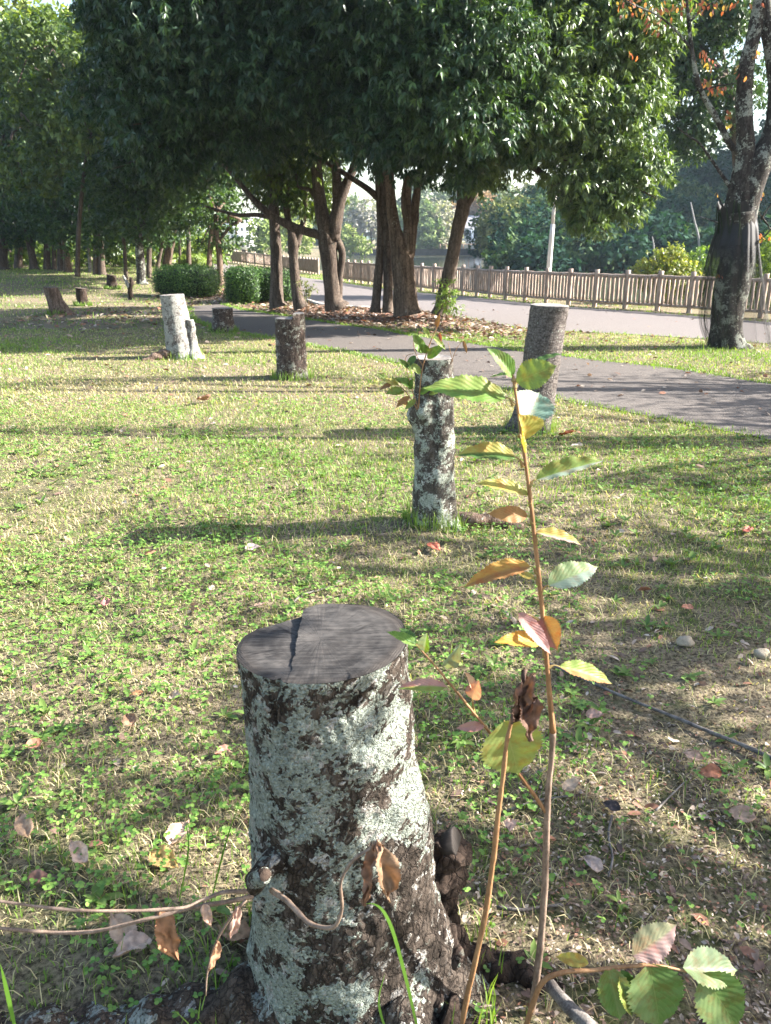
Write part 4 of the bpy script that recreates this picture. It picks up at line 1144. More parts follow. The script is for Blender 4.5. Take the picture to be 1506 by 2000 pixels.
limbs(mb, [[(1470, 318, 8), (1432, 290, 6.5), (1402, 235, 6), (1366, 170, 5), (1351, 95, 4), (1344, 30, 3.5), (1338, -40, 2.5)], [(1350, 95, 3), (1320, 60, 2.2), (1285, 30, 2), (1235, 8, 1.5), (1190, -20, 1)], [(1348, 42, 2.2), (1372, 18, 1.8), (1410, -6, 1.2)],
           [(1428, 368, 4), (1402, 330, 3), (1368, 282, 2.2), (1345, 266, 1.6), (1322, 248, 1)], [(1345, 266, 1), (1340, 255, .8), (1352, 250, .6)], [(1420, 425, 2.5), (1410, 400, 1.8), (1399, 378, 1.2)], [(1420, 442, 2.2), (1395, 432, 1.6), (1368, 423, 1)], [(1478, 410, 2), (1500, 440, 1.5), (1520, 470, 1)], [(1485, 430, 2), (1505, 400, 1.4), (1530, 370, 1)],
           [(1375, 175, 1.8), (1400, 168, 1.4), (1420, 165, 1.2), (1440, 162, .8)], [(1480, 470, 1.6), (1500, 455, 1.2), (1512, 430, .8)]], yc, .12, 8)
mb.build('branches', M['bark_cherry'], cherry)
mb = MB()
cl = []
for cx_, cy_, n, s in [(1225, 8, 20, 26), (1260, 25, 15, 24), (1300, 20, 16, 22), (1282, 45, 14, 18), (1330, 5, 12, 18), (1372, 6, 20, 22), (1400, 10, 12, 16), (1375, 108, 12, 14), (1388, 125, 8, 8), (1395, 168, 16, 16), (1415, 172, 8, 12), (1450, 148, 7, 12), (1425, 225, 6, 10), (1425, 240, 4, 6), (1398, 376, 2, 3), (1475, 100, 6, 16), (1238, 108, 5, 14), (1486, 308, 5, 8), (1488, 330, 4, 9), (1482, 380, 5, 9), (1492, 462, 7, 10), (1475, 5, 8, 16), (1440, 0, 7, 18), (1440, 130, 3, 8), (1160, -60, 60, 60), (1330, -80, 80, 80), (1480, -120, 60, 80), (1440, 470, 4, 10), (1403, 535, 4, 5), (1378, 160, 8, 8)]:
    for k in range(n): cl.append(P(random.gauss(cx_, s * .6), random.gauss(cy_, s * .45), yc + random.gauss(0, .12)))
cl = np.array(cl); m = len(cl)
d = nrm(rdir(m) * .6 + np.array([0, 0, -.8])); pal = np.array([(.34, .12, .07), (.38, .19, .09), (.38, .28, .10), (.24, .22, .07), (.30, .11, .09)])
leaves(mb, cl, d, rdir(m), .085 * (.7 + .5 * rng.random(m)), .042, pal[rng.integers(0, 5, m)], LT7)
mb.build('foliage', M['cherry_leaf'], cherry)

# the black net hung round its trunk
net = thing('tree_net', 'black mesh net gathered and draped round the cherry trunk', 'net', (cb_[0], yc, float(H(cb_[0], yc))))
ax = [(1440, 402, 38, 38), (1441, 425, 36, 34), (1440, 445, 36, 38), (1436, 480, 44, 44), (1432, 530, 50, 52), (1430, 590, 54, 60), (1428, 640, 52, 70), (1428, 685, 40, 76)]
mb = MB(); seg = 120; rows = 60
A = np.array([[*P(a, b, yc), l * mpp(a, b, yc), r * mpp(a, b, yc)] for a, b, l, r in ax])
Aq = resample(A, rows)
th_ = np.linspace(0, 2 * math.pi, seg, endpoint=False)
V = np.zeros((rows, seg, 3)); Fc = np.zeros((rows, seg))
for i in range(rows):
    t = i / (rows - 1)
    rr = np.where(np.cos(th_) < 0, Aq[i, 3], Aq[i, 4])
    rr = Aq[i, 3] * (1 - np.cos(th_)) / 2 + Aq[i, 4] * (1 + np.cos(th_)) / 2
    fo = np.sin(th_ * 9 + 2 * math.sin(t * 3)) * .5 + np.sin(th_ * 17 + 1 + t * 4) * .35 + np.sin(th_ * 31 + t * 3) * .2
    rr = rr * (1 + .13 * fo * min(1, t * 1.5 + .15))
    V[i, :, 0] = Aq[i, 0] + rr * np.cos(th_); V[i, :, 1] = Aq[i, 1] + rr * np.sin(th_) * .9; V[i, :, 2] = Aq[i, 2] + .03 * np.sin(th_ * 5) * t + (1 - min(1, t * 6)) * (.05 * np.sin(th_ * 3 + 1) + .03 * np.sin(th_ * 11))
    g0 = .93 - .85 * float(sstep(.12, .55, t))
    left = .5 - .5 * np.cos(th_)
    Fc[i] = np.clip(g0 + .14 * (1 - .55 * t) + .12 * left * (1 - .7 * t) + .07 * np.maximum(fo, 0), .04, .97)
V[..., 2] = np.maximum(V[..., 2], H(V[..., 0], V[..., 1]) + .01)
i = np.arange(rows - 1)[:, None] * seg; j = np.arange(seg)[None]; jn = (j + 1) % seg
mb.add(V.reshape(-1, 3), None, np.stack([i + j, i + jn, i + seg + jn, i + seg + j], -1).reshape(-1, 4), np.repeat(Fc.reshape(-1, 1), 3, 1))
mb.build('mesh', M['net'], net)
mb = MB()
for k in range(9):
    a = random.uniform(2.3, 4.7); rr = []
    pts = []
    for t in (0.0, .2, .4, .6, .8, 1.0):
        ii = int(t * (rows - 1)); jj = int(((a + .25 * math.sin(t * 5 + k)) % (2 * math.pi)) / (2 * math.pi) * seg) % seg
        pts.append(V[ii, jj])
    tube(mb, pts, [.010, .006, .004, .003, .003, .003], 5, 4, .3, 9)
mb.build('gathered_folds', M['core'], net)

# cherries standing beyond the frame whose shade falls on the lawn
# boughs: where on the lawn the shade falls, its length, the height of the bough
BOUGHS = {0: [(1.6, 3.75, 1.6, 3.4, .7), (1.9, 3.1, 1.0, 3.2, .7), (1.3, 2.75, .8, 3.1, .6)], 2: [(.40, 2.2, .5, 2.6, .8), (1.0, 2.25, .4, 2.5, .5), (-1.1, 2.0, .6, 3.4, .4)],
          1: [(-2.4, 6.45, 3.2, 4.9, .5), (1.9, 6.0, 2.6, 4.2, .6), (2.1, 4.95, 1.6, 3.9, .6)], 3: [(-1.4, 9.1, 4.5, 5.6, .5), (-4.2, 8.8, 2.5, 6.4, .4), (4.4, 7.6, 2.0, 3.6, .8), (4.0, 8.5, 2.4, 3.8, .7), (5.2, 6.9, 1.5, 3.4, .8)]}
for i, (x, y, h, dn) in enumerate([(6.3, 3.4, 5.2, 1.0), (9.6, 6.6, 6.0, 1.0), (5.2, 1.4, 4.2, .35), (10.2, 8.8, 6.5, 1.3)]):
    z = float(H(x, y)); mb = MB()
    t = thing('shade_tree', ['cherry tree beside the path, outside the view, shading the lawn', 'larger cherry tree farther along the path, outside the view', 'low cherry tree close beside the camera, outside the view', 'densest cherry tree between the path and the fence, outside the view'][i], 'tree', (x, y, z))
    q = np.array([x, y, z])
    tube(mb, [q + (0, 0, -.1), q + (.03, 0, .8), q + (-.05, .05, 1.8), q + (.1, .1, 2.6)], [.24, .18, .16, .13], 12, 4, .12, 3)
    cr = MB()
    for k in range(9):
        a = k * 2.4; L = random.uniform(1.4, 2.4)
        s = q + (0, 0, 1.7 + .12 * k); e = s + (math.cos(a) * L, math.sin(a) * L * .8, random.uniform(.5, h - 3.2))
        md = (s + e) / 2 + (0, 0, .3)
        tube(mb, [s, md, e], [.075, .05, .015], 8, 5, .15, 3)
        n = int(230 * dn)
        cc = e + (md - e) * rng.random((n, 1)) + rng.normal(size=(n, 3)) * np.array([.42, .36, .30])
        leaves(cr, cc, rdir(n), rdir(n), .10, .05, pal[rng.integers(0, 5, n)], LT4)
    for (X_, Y_, ln, zz, dd) in BOUGHS.get(i, ()):
        c = np.array([X_ + zz * 1.658, Y_ + zz * .145, zz])
        tube(mb, [q + (0, 0, min(2.5, zz * .7)), (q + c) / 2 + (0, 0, zz * .5), c - (ln * .5, 0, 0)], [.08, .055, .02], 8, 5, .15, 3)
        n = int(260 * ln * dd)
        cc = c + np.c_[(rng.random(n) - .5) * ln, rng.normal(size=n) * (.10 + .06 * np.sin(rng.random(n) * 9)), rng.normal(size=n) * .14]
        leaves(cr, cc, rdir(n), rdir(n), .10, .055, pal[rng.integers(0, 5, n)], LT4)
    mb.build('trunk', M['bark_cherry'], t)
    cr.build('crown', M['cherry_leaf'], t)

# little green plant by the leaning trunk, small plant by the forked tree, shrub beyond the fence
yy = 16.2
q = P(872, 615, yy)
t = thing('young_plant', 'small bright green plant growing at the foot of the leaning trunk', 'plant', (q[0], yy, 0))
mb = MB(); lv = MB()
for a, b in [(872, 560), (880, 585), (866, 590), (884, 600), (876, 575)]:
    e = P(a, b, yy); tube(mb, [(q[0], yy, 0), ((q[0] + e[0]) / 2, yy, e[2] * .6), e], [.008, .006, .004], 5, 3)
    blob_leaves(lv, e, .13, 10, .13, .032, (.10, .17, .03), (.24, .30, .07), 7, .3)
mb.build('stem', M['stem'], t); lv.build('foliage', M['weed'], t)
yy = 18.2; q = P(600, 592, yy)
t = thing('young_plant', 'sparse olive coloured seedling beside the small forked tree', 'plant', (q[0], yy, 0))
mb = MB(); lv = MB()
for a, b in [(598, 565), (606, 560), (592, 562)]:
    e = P(a, b, yy); tube(mb, [(q[0], yy, 0), e], [.008, .004], 5, 3)
    blob_leaves(lv, e, .10, 8, .11, .03, (.12, .14, .05), (.25, .25, .10), 6, .3)
mb.build('stem', M['stem'], t); lv.build('foliage', M['weed'], t)
yy = 22
for lab, bl, ca, cb in [('rounded shrub with yellow green and reddish leaves behind the fence', [(1300, 520, yy, .55), (1265, 535, yy, .4), (1330, 540, yy, .5), (1315, 500, yy, .3), (1290, 555, yy, .6)], (.12, .18, .03), (.38, .34, .12)),
                        ('plain green shrub behind the fence, beside the netted cherry', [(1365, 520, yy + .5, .5), (1380, 545, yy + .5, .6), (1350, 550, yy + .5, .5)], (.08, .15, .03), (.22, .30, .07)),
                        ('bushy green shrub behind the fence at the far side of the netted cherry', [(1500, 530, yy, .7), (1530, 500, yy, .8), (1495, 570, yy, .5)], (.09, .15, .03), (.24, .30, .07))]:
    q = P(bl[0][0], 600, yy); q[2] = float(H(q[0], yy))
    t = thing('shrub', lab, 'shrub', q)
    mb = MB(); lv = MB()
    for a, b, c, r in bl:
        e = P(a, b, c); tube(mb, [q, (q + e) / 2 + (.05, 0, 0), e], [.03, .02, .008], 6, 3)
        blob_leaves(lv, e, r, int(700 * r * r) + 60, .09, .05, ca, cb, 7, .1)
    mb.build('stem', M['stem'], t); lv.build('foliage', M['broad'], t)

# ------------------------------------------------------------------ across the water
# wooded hill, one mass
mb = MB()
for i in range(230):
    yy = random.uniform(58, 125)
    f = (yy - 58) / 67
    px = random.uniform(955 + 18 * f + max(0, (40 - 400 * f)), 1640)
    lo = 540 - 200 * f
    topy = np.interp(px, [940, 985, 1060, 1150, 1250, 1320, 1400, 1520, 1650], [480, 400, 372, 350, 300, 278, 262, 240, 225])
    py = lo - random.uniform(0, 60)
    if py < topy + 22: py = topy + random.uniform(22, 60)
    edge = np.interp(py, [360, 420, 480, 540], [1000, 965, 958, 985])
    if px < edge: px = edge + random.uniform(5, 50)
    r = random.uniform(1.6, 2.9) * (yy / 80) ** .5
    hue = random.random()
    ca, cb = ((.010, .036, .028), (.038, .085, .05)) if hue < .75 else ((.03, .065, .035), (.10, .14, .06))
    if py < topy + 60 and random.random() < .5: ca, cb = (.08, .10, .04), (.22, .22, .09)  # paler leaves near the skyline paint sunlight onto the treetops
    blob_leaves(mb, P(px, py, yy), r, int(34 * r * r), .55, .34, ca, cb, 6, .15, tmpl=LT2, seed=i, shell=.55)
for i in range(170):  # cover for the unseen ridge that was raised to shade the hill
    x_ = random.uniform(50, 130); y_ = random.uniform(62, 150)
    blob_leaves(mb, np.array([x_, y_, float(H(x_, y_)) + 2.5]), random.uniform(3.5, 5), 130, 1.0, .6, (.02, .05, .025), (.05, .10, .035), 5, .15, tmpl=LT2, seed=i, shell=.55)
tag(mb.build('hillside_wood', M['wood']), 'dark wooded hillside across the pond', kind='stuff')
for lab, l, yy in [('bleached dead trunk leaning among the dark hillside trees', [(1364, 463, 2.2), (1356, 430, 1.7), (1349, 395, 1.1)], 57), ('short pale dead trunk low on the dark hillside', [(1277, 488, 1.8), (1276, 475, 1.5), (1274, 462, 1.0)], 57)]:
    q = P(l[0][0], l[0][1] + 40, yy)
    mb = MB(); limbs(mb, [[(l[0][0] + 3, l[0][1] + 40, l[0][2])] + l], yy, .15, 8)
    t = thing('dead_tree', lab, 'tree', q); mb.build('trunk', M['deadwood'], t)

# far bank: wall, railing, houses, trees
yb = 168
a = P(690, 497, yb); b = P(985, 497, yb)
mb = MB(); box(mb, ((a[0] + b[0]) / 2, yb + .8, .0), b[0] - a[0], 1.6, 1.5)
box(mb, ((a[0] + b[0]) / 2, yb + .78, .80), b[0] - a[0] + .2, 1.9, .12)
tag(mb.build('bank_wall', M['stonewall'], smooth=False), 'low dark stone wall at the far edge of the pond', 'wall')
rl = thing('bank_railing', 'low reddish railing above the far bank wall of the pond', 'fence', (P(890, 490, yb)[0], yb + .7, .8))
mb = MB()
x0, x1 = P(860, 490, yb)[0], P(945, 490, yb)[0]
for x in np.arange(x0, x1, 1.2): box(mb, (x, yb + .7, 1.3), .14, .14, 1.2)
mb.build('posts', M['rail'], rl)['kind'] = 'stuff'
mb = MB(); box(mb, ((x0 + x1) / 2, yb + .7, 1.8), x1 - x0, .1, .14); mb.build('rail', M['rail'], rl)


def house(label, px0, px1, pyt, pyb, y, wall, nwin, nfl, flat=True):
    a = P(px0, pyb, y); b = P(px1, pyt, y); k = mpp(px0, pyb, y)
    w_ = b[0] - a[0]; h = b[2] - a[2]; cx = (a[0] + b[0]) / 2
    gz_ = float(H(cx, y)); z0 = min(gz_, a[2])
    t = thing('house' if not flat else 'apartment_building', label, 'building', (cx, y, z0))
    mb = MB(); box(mb, (cx, y + 5, (z0 + b[2]) / 2), w_, 10, b[2] - z0); mb.build('walls', wall, t)
    mb = MB()
    if flat: box(mb, (cx, y + 5, b[2] + .25), w_ + .6, 10.6, .5)
    else:
        o = .6; zt = b[2] + .02
        mb.add([(a[0] - o, y - o, zt), (b[0] + o, y - o, zt), (b[0] + o, y + 10 + o, zt), (a[0] - o, y + 10 + o, zt), (a[0] - o, y + 5, zt + 3), (b[0] + o, y + 5, zt + 3)], [(0, 4, 3), (1, 2, 5)], [(0, 1, 5, 4), (3, 4, 5, 2), (0, 3, 2, 1)])
    mb.build('roof', M['rooft'], t, smooth=False)
    for i in range(nwin):
        for f in range(nfl):
            mb = MB(); box(mb, (a[0] + w_ * (i + .5) / nwin, y - .02, a[2] + h * (f + .55) / nfl), w_ / nwin * .5, .08, h / nfl * .5); mb.build('window', M['glass'], t)
    return t


house('pale blue house half hidden by trees across the pond', 903, 942, 446, 468, 190, M['bluewall'], 4, 1, False)
house('white apartment building far beyond the farther fence', 432, 486, 425, 487, 150, M['white'], 6, 4)
# distant trees
FT = 'distant trees around the pond'
for px, yy, bl, ca, cb, lab, dens in [
    (505, 120, [(498, 465, 120, 2.0), (515, 470, 120, 2.2), (530, 455, 120, 2.0), (508, 440, 120, 1.6)], (.14, .20, .06), (.34, .38, .14), 'light green leafy tree beside the white apartment building', 1),
    (565, 110, [(560, 470, 110, 2.0), (575, 445, 110, 2.0), (590, 475, 110, 1.6), (560, 430, 110, 1.8)], (.16, .21, .07), (.36, .38, .15), 'pale green bush seen between the two slim trunks', 1),
    (690, 150, [(690, 470, 150, 2.5), (705, 478, 150, 2), (675, 480, 150, 2)], (.16, .21, .07), (.34, .37, .15), 'willowy pale green tree beside the forked trunk, at the water', 1),
    (725, 200, [(725, 430, 200, 5), (700, 440, 200, 4), (745, 450, 200, 4), (720, 405, 200, 4)], (.20, .19, .17), (.36, .34, .31), 'grey leafless tree on the far shore beyond the forked trunk', .5),
    (825, 185, [(815, 440, 185, 5), (840, 455, 185, 5), (830, 415, 185, 4), (808, 475, 185, 3.5), (850, 480, 185, 3)], (.10, .15, .06), (.25, .30, .13), 'rounded green tree on the far shore beside the fluted trunk', 1),
    (868, 187, [(868, 440, 187, 4.5), (875, 465, 187, 4), (860, 415, 187, 4)], (.25, .24, .18), (.42, .40, .32), 'pale greyish tree on the far shore behind the leaning trunk', .7),
    (925, 200, [(925, 415, 200, 5), (945, 420, 200, 4.5), (915, 435, 200, 4), (950, 400, 200, 4)], (.24, .15, .09), (.44, .28, .17), 'russet autumn tree above the pale blue house', .8),
    (650, 230, [(600, 440, 230, 6), (640, 445, 230, 6), (680, 430, 230, 6), (760, 440, 230, 6), (560, 450, 230, 6)], (.10, .15, .07), (.22, .26, .12), 'dim green row of trees farthest away behind the pond', 1),
    (900, 240, [(880, 400, 240, 7), (940, 390, 240, 7), (820, 395, 240, 7), (780, 420, 240, 7), (970, 380, 240, 7)], (.10, .14, .08), (.2, .23, .12), 'hazy green trees behind the pale blue house', 1)]:
    tree('far_tree', lab, yy, (px, 492), [[(px, 496, 3), (px, 470, 2.5), (px, 440, 1.5)]], bl, M['bark_oak'], 'wood', tw=16 * dens * (150 / yy), ll=.7 * (yy / 150), lw=.4 * (yy / 150), ca=ca, cb=cb, per=6, droop=.3, tmpl=LT2, group=FT, sub=3)
# blue hills on the horizon
xs2 = np.linspace(-700, 900, 120)
zt = 14 + 8 * np.sin(xs2 * .011 + 1) + 4 * np.sin(xs2 * .031) + 2 * np.sin(xs2 * .09)
mb = MB(); Vh = []
for k, (yy, f) in enumerate([(620, 0), (700, .7), (780, 1.0), (900, .4)]): Vh.append(np.c_[xs2, np.full(120, yy), -2 + zt * f])
Vh = np.array(Vh); ii = np.arange(480).reshape(4, 120)
mb.add(Vh.reshape(-1, 3), None, np.stack([ii[:-1, :-1], ii[:-1, 1:], ii[1:, 1:], ii[1:, :-1]], -1).reshape(-1, 4))
tag(mb.build('hills', plain_mat('hill_green', (.04, .07, .04), (.08, .11, .06), .05)), kind='structure')

# ------------------------------------------------------------------ grass, weeds, litter
stump_c = [(fb, .24), (b2, .13), (b3, .17), (b4, .19), (b5, .2), (b6, .2), (b7, .2), (b8, .17), (b9, .2)]


def sample(n, y0, y1, xr=None):
    y = np.sqrt(y0 ** 2 + rng.random(n) * (y1 ** 2 - y0 ** 2))
    wd = .60 * y + .7
    x = (rng.random(n) * 2 - 1) * wd if xr is None else xr[0] + (xr[1] - xr[0]) * rng.random(n)
    return x, y


def lawn_ok(x, y):
    ok = ~in_poly(x, y, polyA_c) & ~in_poly(x, y, polyB_c)
    s = x - fence_x(y)
    ok &= s < 2.0
    for c, r in stump_c: ok &= np.hypot(x - c[0], y - c[1]) > r * .95
    return ok


def bare(x, y):
    """0 = full grass, 1 = bare: soil by the front stump, litter under the trees"""
    p = np.c_[x, y]
    b = 1.1 * np.exp(-(((x - .62) / .55) ** 2 + ((y - 1.25) / .5) ** 2)) + .5 * np.exp(-(((x - 1.1) / .7) ** 2 + ((y - 2.1) / .55) ** 2))
    b = b + .9 * np.exp(-(((x + 0.2) / 3.4) ** 2 + ((y - 18.6) / 2.8) ** 2))
    b = b + .40 * sstep(.3, .7, lumps(p, 2.6, 11)) + .2 * lumps(p, 6.0, 12)
    for c, r in stump_c: b = b + .45 * np.exp(-((np.hypot(x - c[0], y - c[1]) - r) / .12) ** 2)
    return np.clip(b, 0, .96)


def blades(mb, x, y, hgt, wid, lean, col):
    n = len(x)
    z = H(x, y)
    a = rng.random(n) * 2 * math.pi
    dv = np.c_[np.cos(a), np.sin(a), np.zeros(n)]
    fa = a + math.pi / 2 + rng.normal(size=n) * .5
    sv = np.c_[np.cos(fa), np.sin(fa), np.zeros(n)]
    b = np.c_[x, y, z - .004]
    up = np.array([0, 0, 1.0])
    l1 = lean * .45; l2 = lean
    m_ = b + (dv * np.sin(l1)[:, None] + up * np.cos(l1)[:, None]) * (hgt * .55)[:, None]
    t_ = m_ + (dv * np.sin(l2)[:, None] + up * np.cos(l2)[:, None]) * (hgt * .5)[:, None]
    t_[:, 2] = np.maximum(t_[:, 2], z + .003)
    w_ = wid[:, None] * sv * .5
    V = np.stack([b - w_, b + w_, m_ - w_ * .8, m_ + w_ * .8, t_], 1).reshape(-1, 3)
    k = np.arange(n)[:, None] * 5
    mb.add(V, k + np.array([2, 3, 4])[None], k + np.array([0, 1, 3, 2])[None], np.repeat(col, 5, 0))


GRA, GRB, STR = np.array((.095, .19, .030)), np.array((.25, .34, .075)), np.array((.52, .47, .29))
gm = MB()
for n, y0, y1, hh, ww, st in [(19000, .55, 1.8, .028, .0027, .34), (46000, 1.8, 3.6, .030, .0032, .34), (84000, 3.6, 7.5, .032, .0050, .38), (95000, 7.5, 15, .036, .010, .42), (75000, 15, 45, .06, .022, .35)]:
    x, y = sample(n, y0, y1) if y0 < 15 else sample(n, y0, y1, (-34, 7))
    ok = lawn_ok(x, y) & (rng.random(n) > bare(x, y))
    x, y = x[ok], y[ok]; m = len(x)
    p = np.c_[x, y]
    patch = np.clip(.5 + .5 * lumps(p, 1.1, 5) + .25 * lumps(p, 4.0, 6), 0, 1)
    dry = rng.random(m) < st * (.15 + 1.6 * (1 - patch)) + .28 * np.exp(-((x + 2.8) / 3.2) ** 2 - ((y - 8.0) / 3.6) ** 2)
    col = mixc(GRA, GRB, np.clip(rng.random(m) * .8 + .25 * (1 - patch), 0, 1))
    col[dry] = mixc(STR, np.array((.30, .22, .12)), rng.random(dry.sum()) * .8)
    tall = (rng.random(m) < .03)
    h = hh * (.5 + .8 * rng.random(m)) * (.75 + .5 * patch) * (1 + 1.6 * tall)
    lean = np.where(dry, rng.uniform(.9, 1.6, m), rng.uniform(.15, 1.15, m))
    blades(gm, x, y, h, ww * (.7 + .6 * rng.random(m)), lean, col)
for n, y0, y1, L in [(6500, .6, 2.0, .05), (10000, 2.0, 4.5, .055), (10000, 4.5, 9, .07)]:
    x, y = sample(n, y0, y1); ok = lawn_ok(x, y) & (lumps(np.c_[x, y], 3.0, 31) > -.6); x, y = x[ok], y[ok]; m = len(x)
    blades(gm, x, y, L * (.4 + .9 * rng.random(m)), (.0022 + .0006 * y) * np.ones(m), rng.uniform(1.35, 1.62, m), mixc((.55, .48, .28), (.28, .2, .12), rng.random(m) ** 1.4))
for l, wd in [([(818, 2020, .93), (790, 1900, .95), (760, 1800, .97), (728, 1765, .99), (680, 1778, 1.0)], .006), ([(30, 2010, 1.0), (12, 1930, 1.02), (0, 1880, 1.03)], .008), ([(760, 2030, .9), (740, 1960, .92), (752, 1900, .94)], .004), ([(350, 1760, 1.2), (368, 1660, 1.22), (362, 1600, 1.24)], .004), ([(410, 1770, 1.2), (440, 1650, 1.2), (470, 1560, 1.22)], .0045)]:
    qq = catmull([P(*k) for k in l], 6); nq = len(qq)
    wv = wd * .5 * np.sin(np.linspace(.7, math.pi - .02, nq))[:, None] * np.array([.9, .3, .25])
    gm.add(np.stack([qq - wv, qq + wv], 1).reshape(-1, 3), None, [(2 * k, 2 * k + 1, 2 * k + 3, 2 * k + 2) for k in range(nq - 1)], (.12, .24, .03))
# grass creeping over the path edges
for E, n, h in [(PA_near, 5200, .05), (PA_far, 4200, .055), (PB_near, 2600, .06), (PB_far, 3000, .07)]:
    e = resample(E, 400); k = rng.integers(0, 400, n); p = e[k] + rng.normal(size=(n, 2)) * .045
    p = p[(p[:, 1] < 40) & (p[:, 0] < 12)]; m = len(p); p = p + rng.normal(size=(m, 2)) * (.05 * (lumps(p, 3.0, 41) > 0))[:, None]
    blades(gm, p[:, 0], p[:, 1], h * (.4 + .9 * rng.random(m)), .0011 * p[:, 1] * (.6 + .6 * rng.random(m)), rng.uniform(.2, 1.2, m), mixc(GRA, GRB, rng.random(m)))
# tufts at the stump feet
for c, r in stump_c:
    n = int(260); a = rng.random(n) * 6.28; rr = r * (1.05 + .35 * rng.random(n))
    x = c[0] + rr * np.cos(a); y = c[1] + rr * np.sin(a)
    s = max(1, c[1] / 6)
    blades(gm, x, y, .07 * (.5 + rng.random(n)) * (1 if c[1] < 2 else 1.5), .004 * s * np.ones(n), rng.uniform(.1, .8, n), mixc(GRA, GRB, rng.random(n)))
tag(gm.build('grass', M['grass']), 'short green and straw coloured lawn grass', kind='stuff')

wm = MB()
LTO = (np.array([(0, 0, 0), (.3, .45, .03), (.75, .48, .02), (1, .12, 0), (1, -.12, 0), (.75, -.48, .02), (.3, -.45, .03), (.5, 0, -.03)]), np.array([(0, 7, 1), (1, 7, 2), (2, 7, 3), (3, 7, 4), (4, 7, 5), (5, 7, 6), (6, 7, 0)]))
for n, y0, y1, s in [(4000, .6, 2.0, .0105), (11000, 2.0, 4.2, .012), (9500, 4.2, 8.0, .0155)]:
    x, y = sample(n, y0, y1); p = np.c_[x, y]
    ok = lawn_ok(x, y) & (lumps(p, 2.2, 21) + .3 * lumps(p, 7, 22) + .25 * (x < 0) > -.15) & (rng.random(n) > bare(x, y))
    x, y = x[ok], y[ok]; m = len(x)
    z = H(x, y) + .012 + .04 * rng.random(m)
    for k in range(3):
        a = rng.random(m) * .7 + k * 2.094
        dv = np.c_[np.cos(a), np.sin(a), .25 * rng.normal(size=m)]
        leaves(wm, np.c_[x, y, z], dv, np.array([0, 0, 1.0]) + rng.normal(size=(m, 3)) * .3, s * (.7 + .7 * rng.random(m)), s * .95, mixc((.075, .17, .03), (.21, .33, .07), rng.random(m)), LTO)
# broad rosettes
n = 520; x, y = sample(n, .8, 6.5); ok = lawn_ok(x, y); x, y = x[ok], y[ok]; m = len(x)
for k in range(6):
    a = rng.random(m) * .5 + k * 1.05
    dv = np.c_[np.cos(a), np.sin(a), rng.uniform(.1, .9, m)]
    L = rng.uniform(.025, .07, m)
    leaves(wm, np.c_[x, y, H(x, y) + .005], dv, np.tile([0, 0, 1.0], (m, 1)), L, L * .38, mixc((.07, .14, .03), (.18, .26, .06), rng.random(m)), LT7)
tag(wm.build('ground_weeds', M['weed']), 'clover and broad leaved weeds in the lawn', kind='stuff')

lm = MB()
PALB = np.array([(.24, .165, .12), (.38, .30, .24), (.16, .105, .08), (.28, .14, .09), (.10, .07, .055), (.44, .37, .30)])


def litter(n, x, y, s, lift=.012, tm=LT7):
    m = len(x)
    a = rng.random(m) * 6.28
    dv = np.c_[np.cos(a), np.sin(a), rng.normal(size=m) * .25]
    nn = np.array([0, 0, 1.0]) + rng.normal(size=(m, 3)) * .38
    L = s * (.6 + .8 * rng.random(m))
    leaves(lm, np.c_[x, y, H(x, y) + lift * rng.random(m) + .004], dv, nn, L, L * rng.uniform(.4, .62, m), PALB[rng.integers(0, len(PALB), m)] * rng.uniform(.7, 1.15, (m, 1)), tm)


x, y = sample(1100, .7, 3.0); ok = lawn_ok(x, y) & ((rng.random(1100) < bare(x, y) + .22)); litter(0, x[ok], y[ok], .035)
x, y = sample(800, 3.0, 8.0); ok = lawn_ok(x, y); litter(0, x[ok], y[ok], .05)
x, y = sample(900, 8.0, 15.0); ok = ~in_poly(x, y, polyB_c); litter(0, x[ok], y[ok], .075, .02)
# crumbs of bark and chips on the bare soil
n = 11000; x = rng.normal(.75, .5, n); y = rng.normal(1.4, .5, n); ok = lawn_ok(x, y) & (y > .5); litter(0, x[ok], y[ok], .012, .008, LT2)
# the thick carpet under the trees and its sunlit tail
n = 10000; x = rng.normal(-.2, 1.9, n); y = rng.normal(18.6, 1.8, n); ok = ~in_poly(x, y, polyA_c) & ~in_poly(x, y, polyB_c) & (y > 12); litter(0, x[ok], y[ok], .11, .05)
n = 1300; x = rng.normal(1.7, .9, n); y = rng.normal(14.6, 1.0, n); ok = ~in_poly(x, y, polyA_c) & ~in_poly(x, y, polyB_c); litter(0, x[ok], y[ok], .09, .03)
n = 2500; x = rng.normal(-4.6, 1.0, n); y = rng.normal(26.0, 2.4, n); ok = ~in_poly(x, y, polyA_c) & ~in_poly(x, y, polyB_c); litter(0, x[ok], y[ok], .11, .04)
n = 500; x = rng.uniform(-8, -5, n); y = rng.normal(17.5, 1.6, n); ok = ~in_poly(x, y, polyA_c); litter(0, x[ok], y[ok], .11, .04)
n = 260; x = rng.uniform(0, 9, n); y = rng.uniform(7, 20, n); ok = in_poly(x, y, polyA_c) | in_poly(x, y, polyB_c); litter(0, x[ok], y[ok], .07, .01)
tag(lm.build('leaf_litter', M['litter']), 'scattered small dead leaves and bark crumbs', kind='stuff')

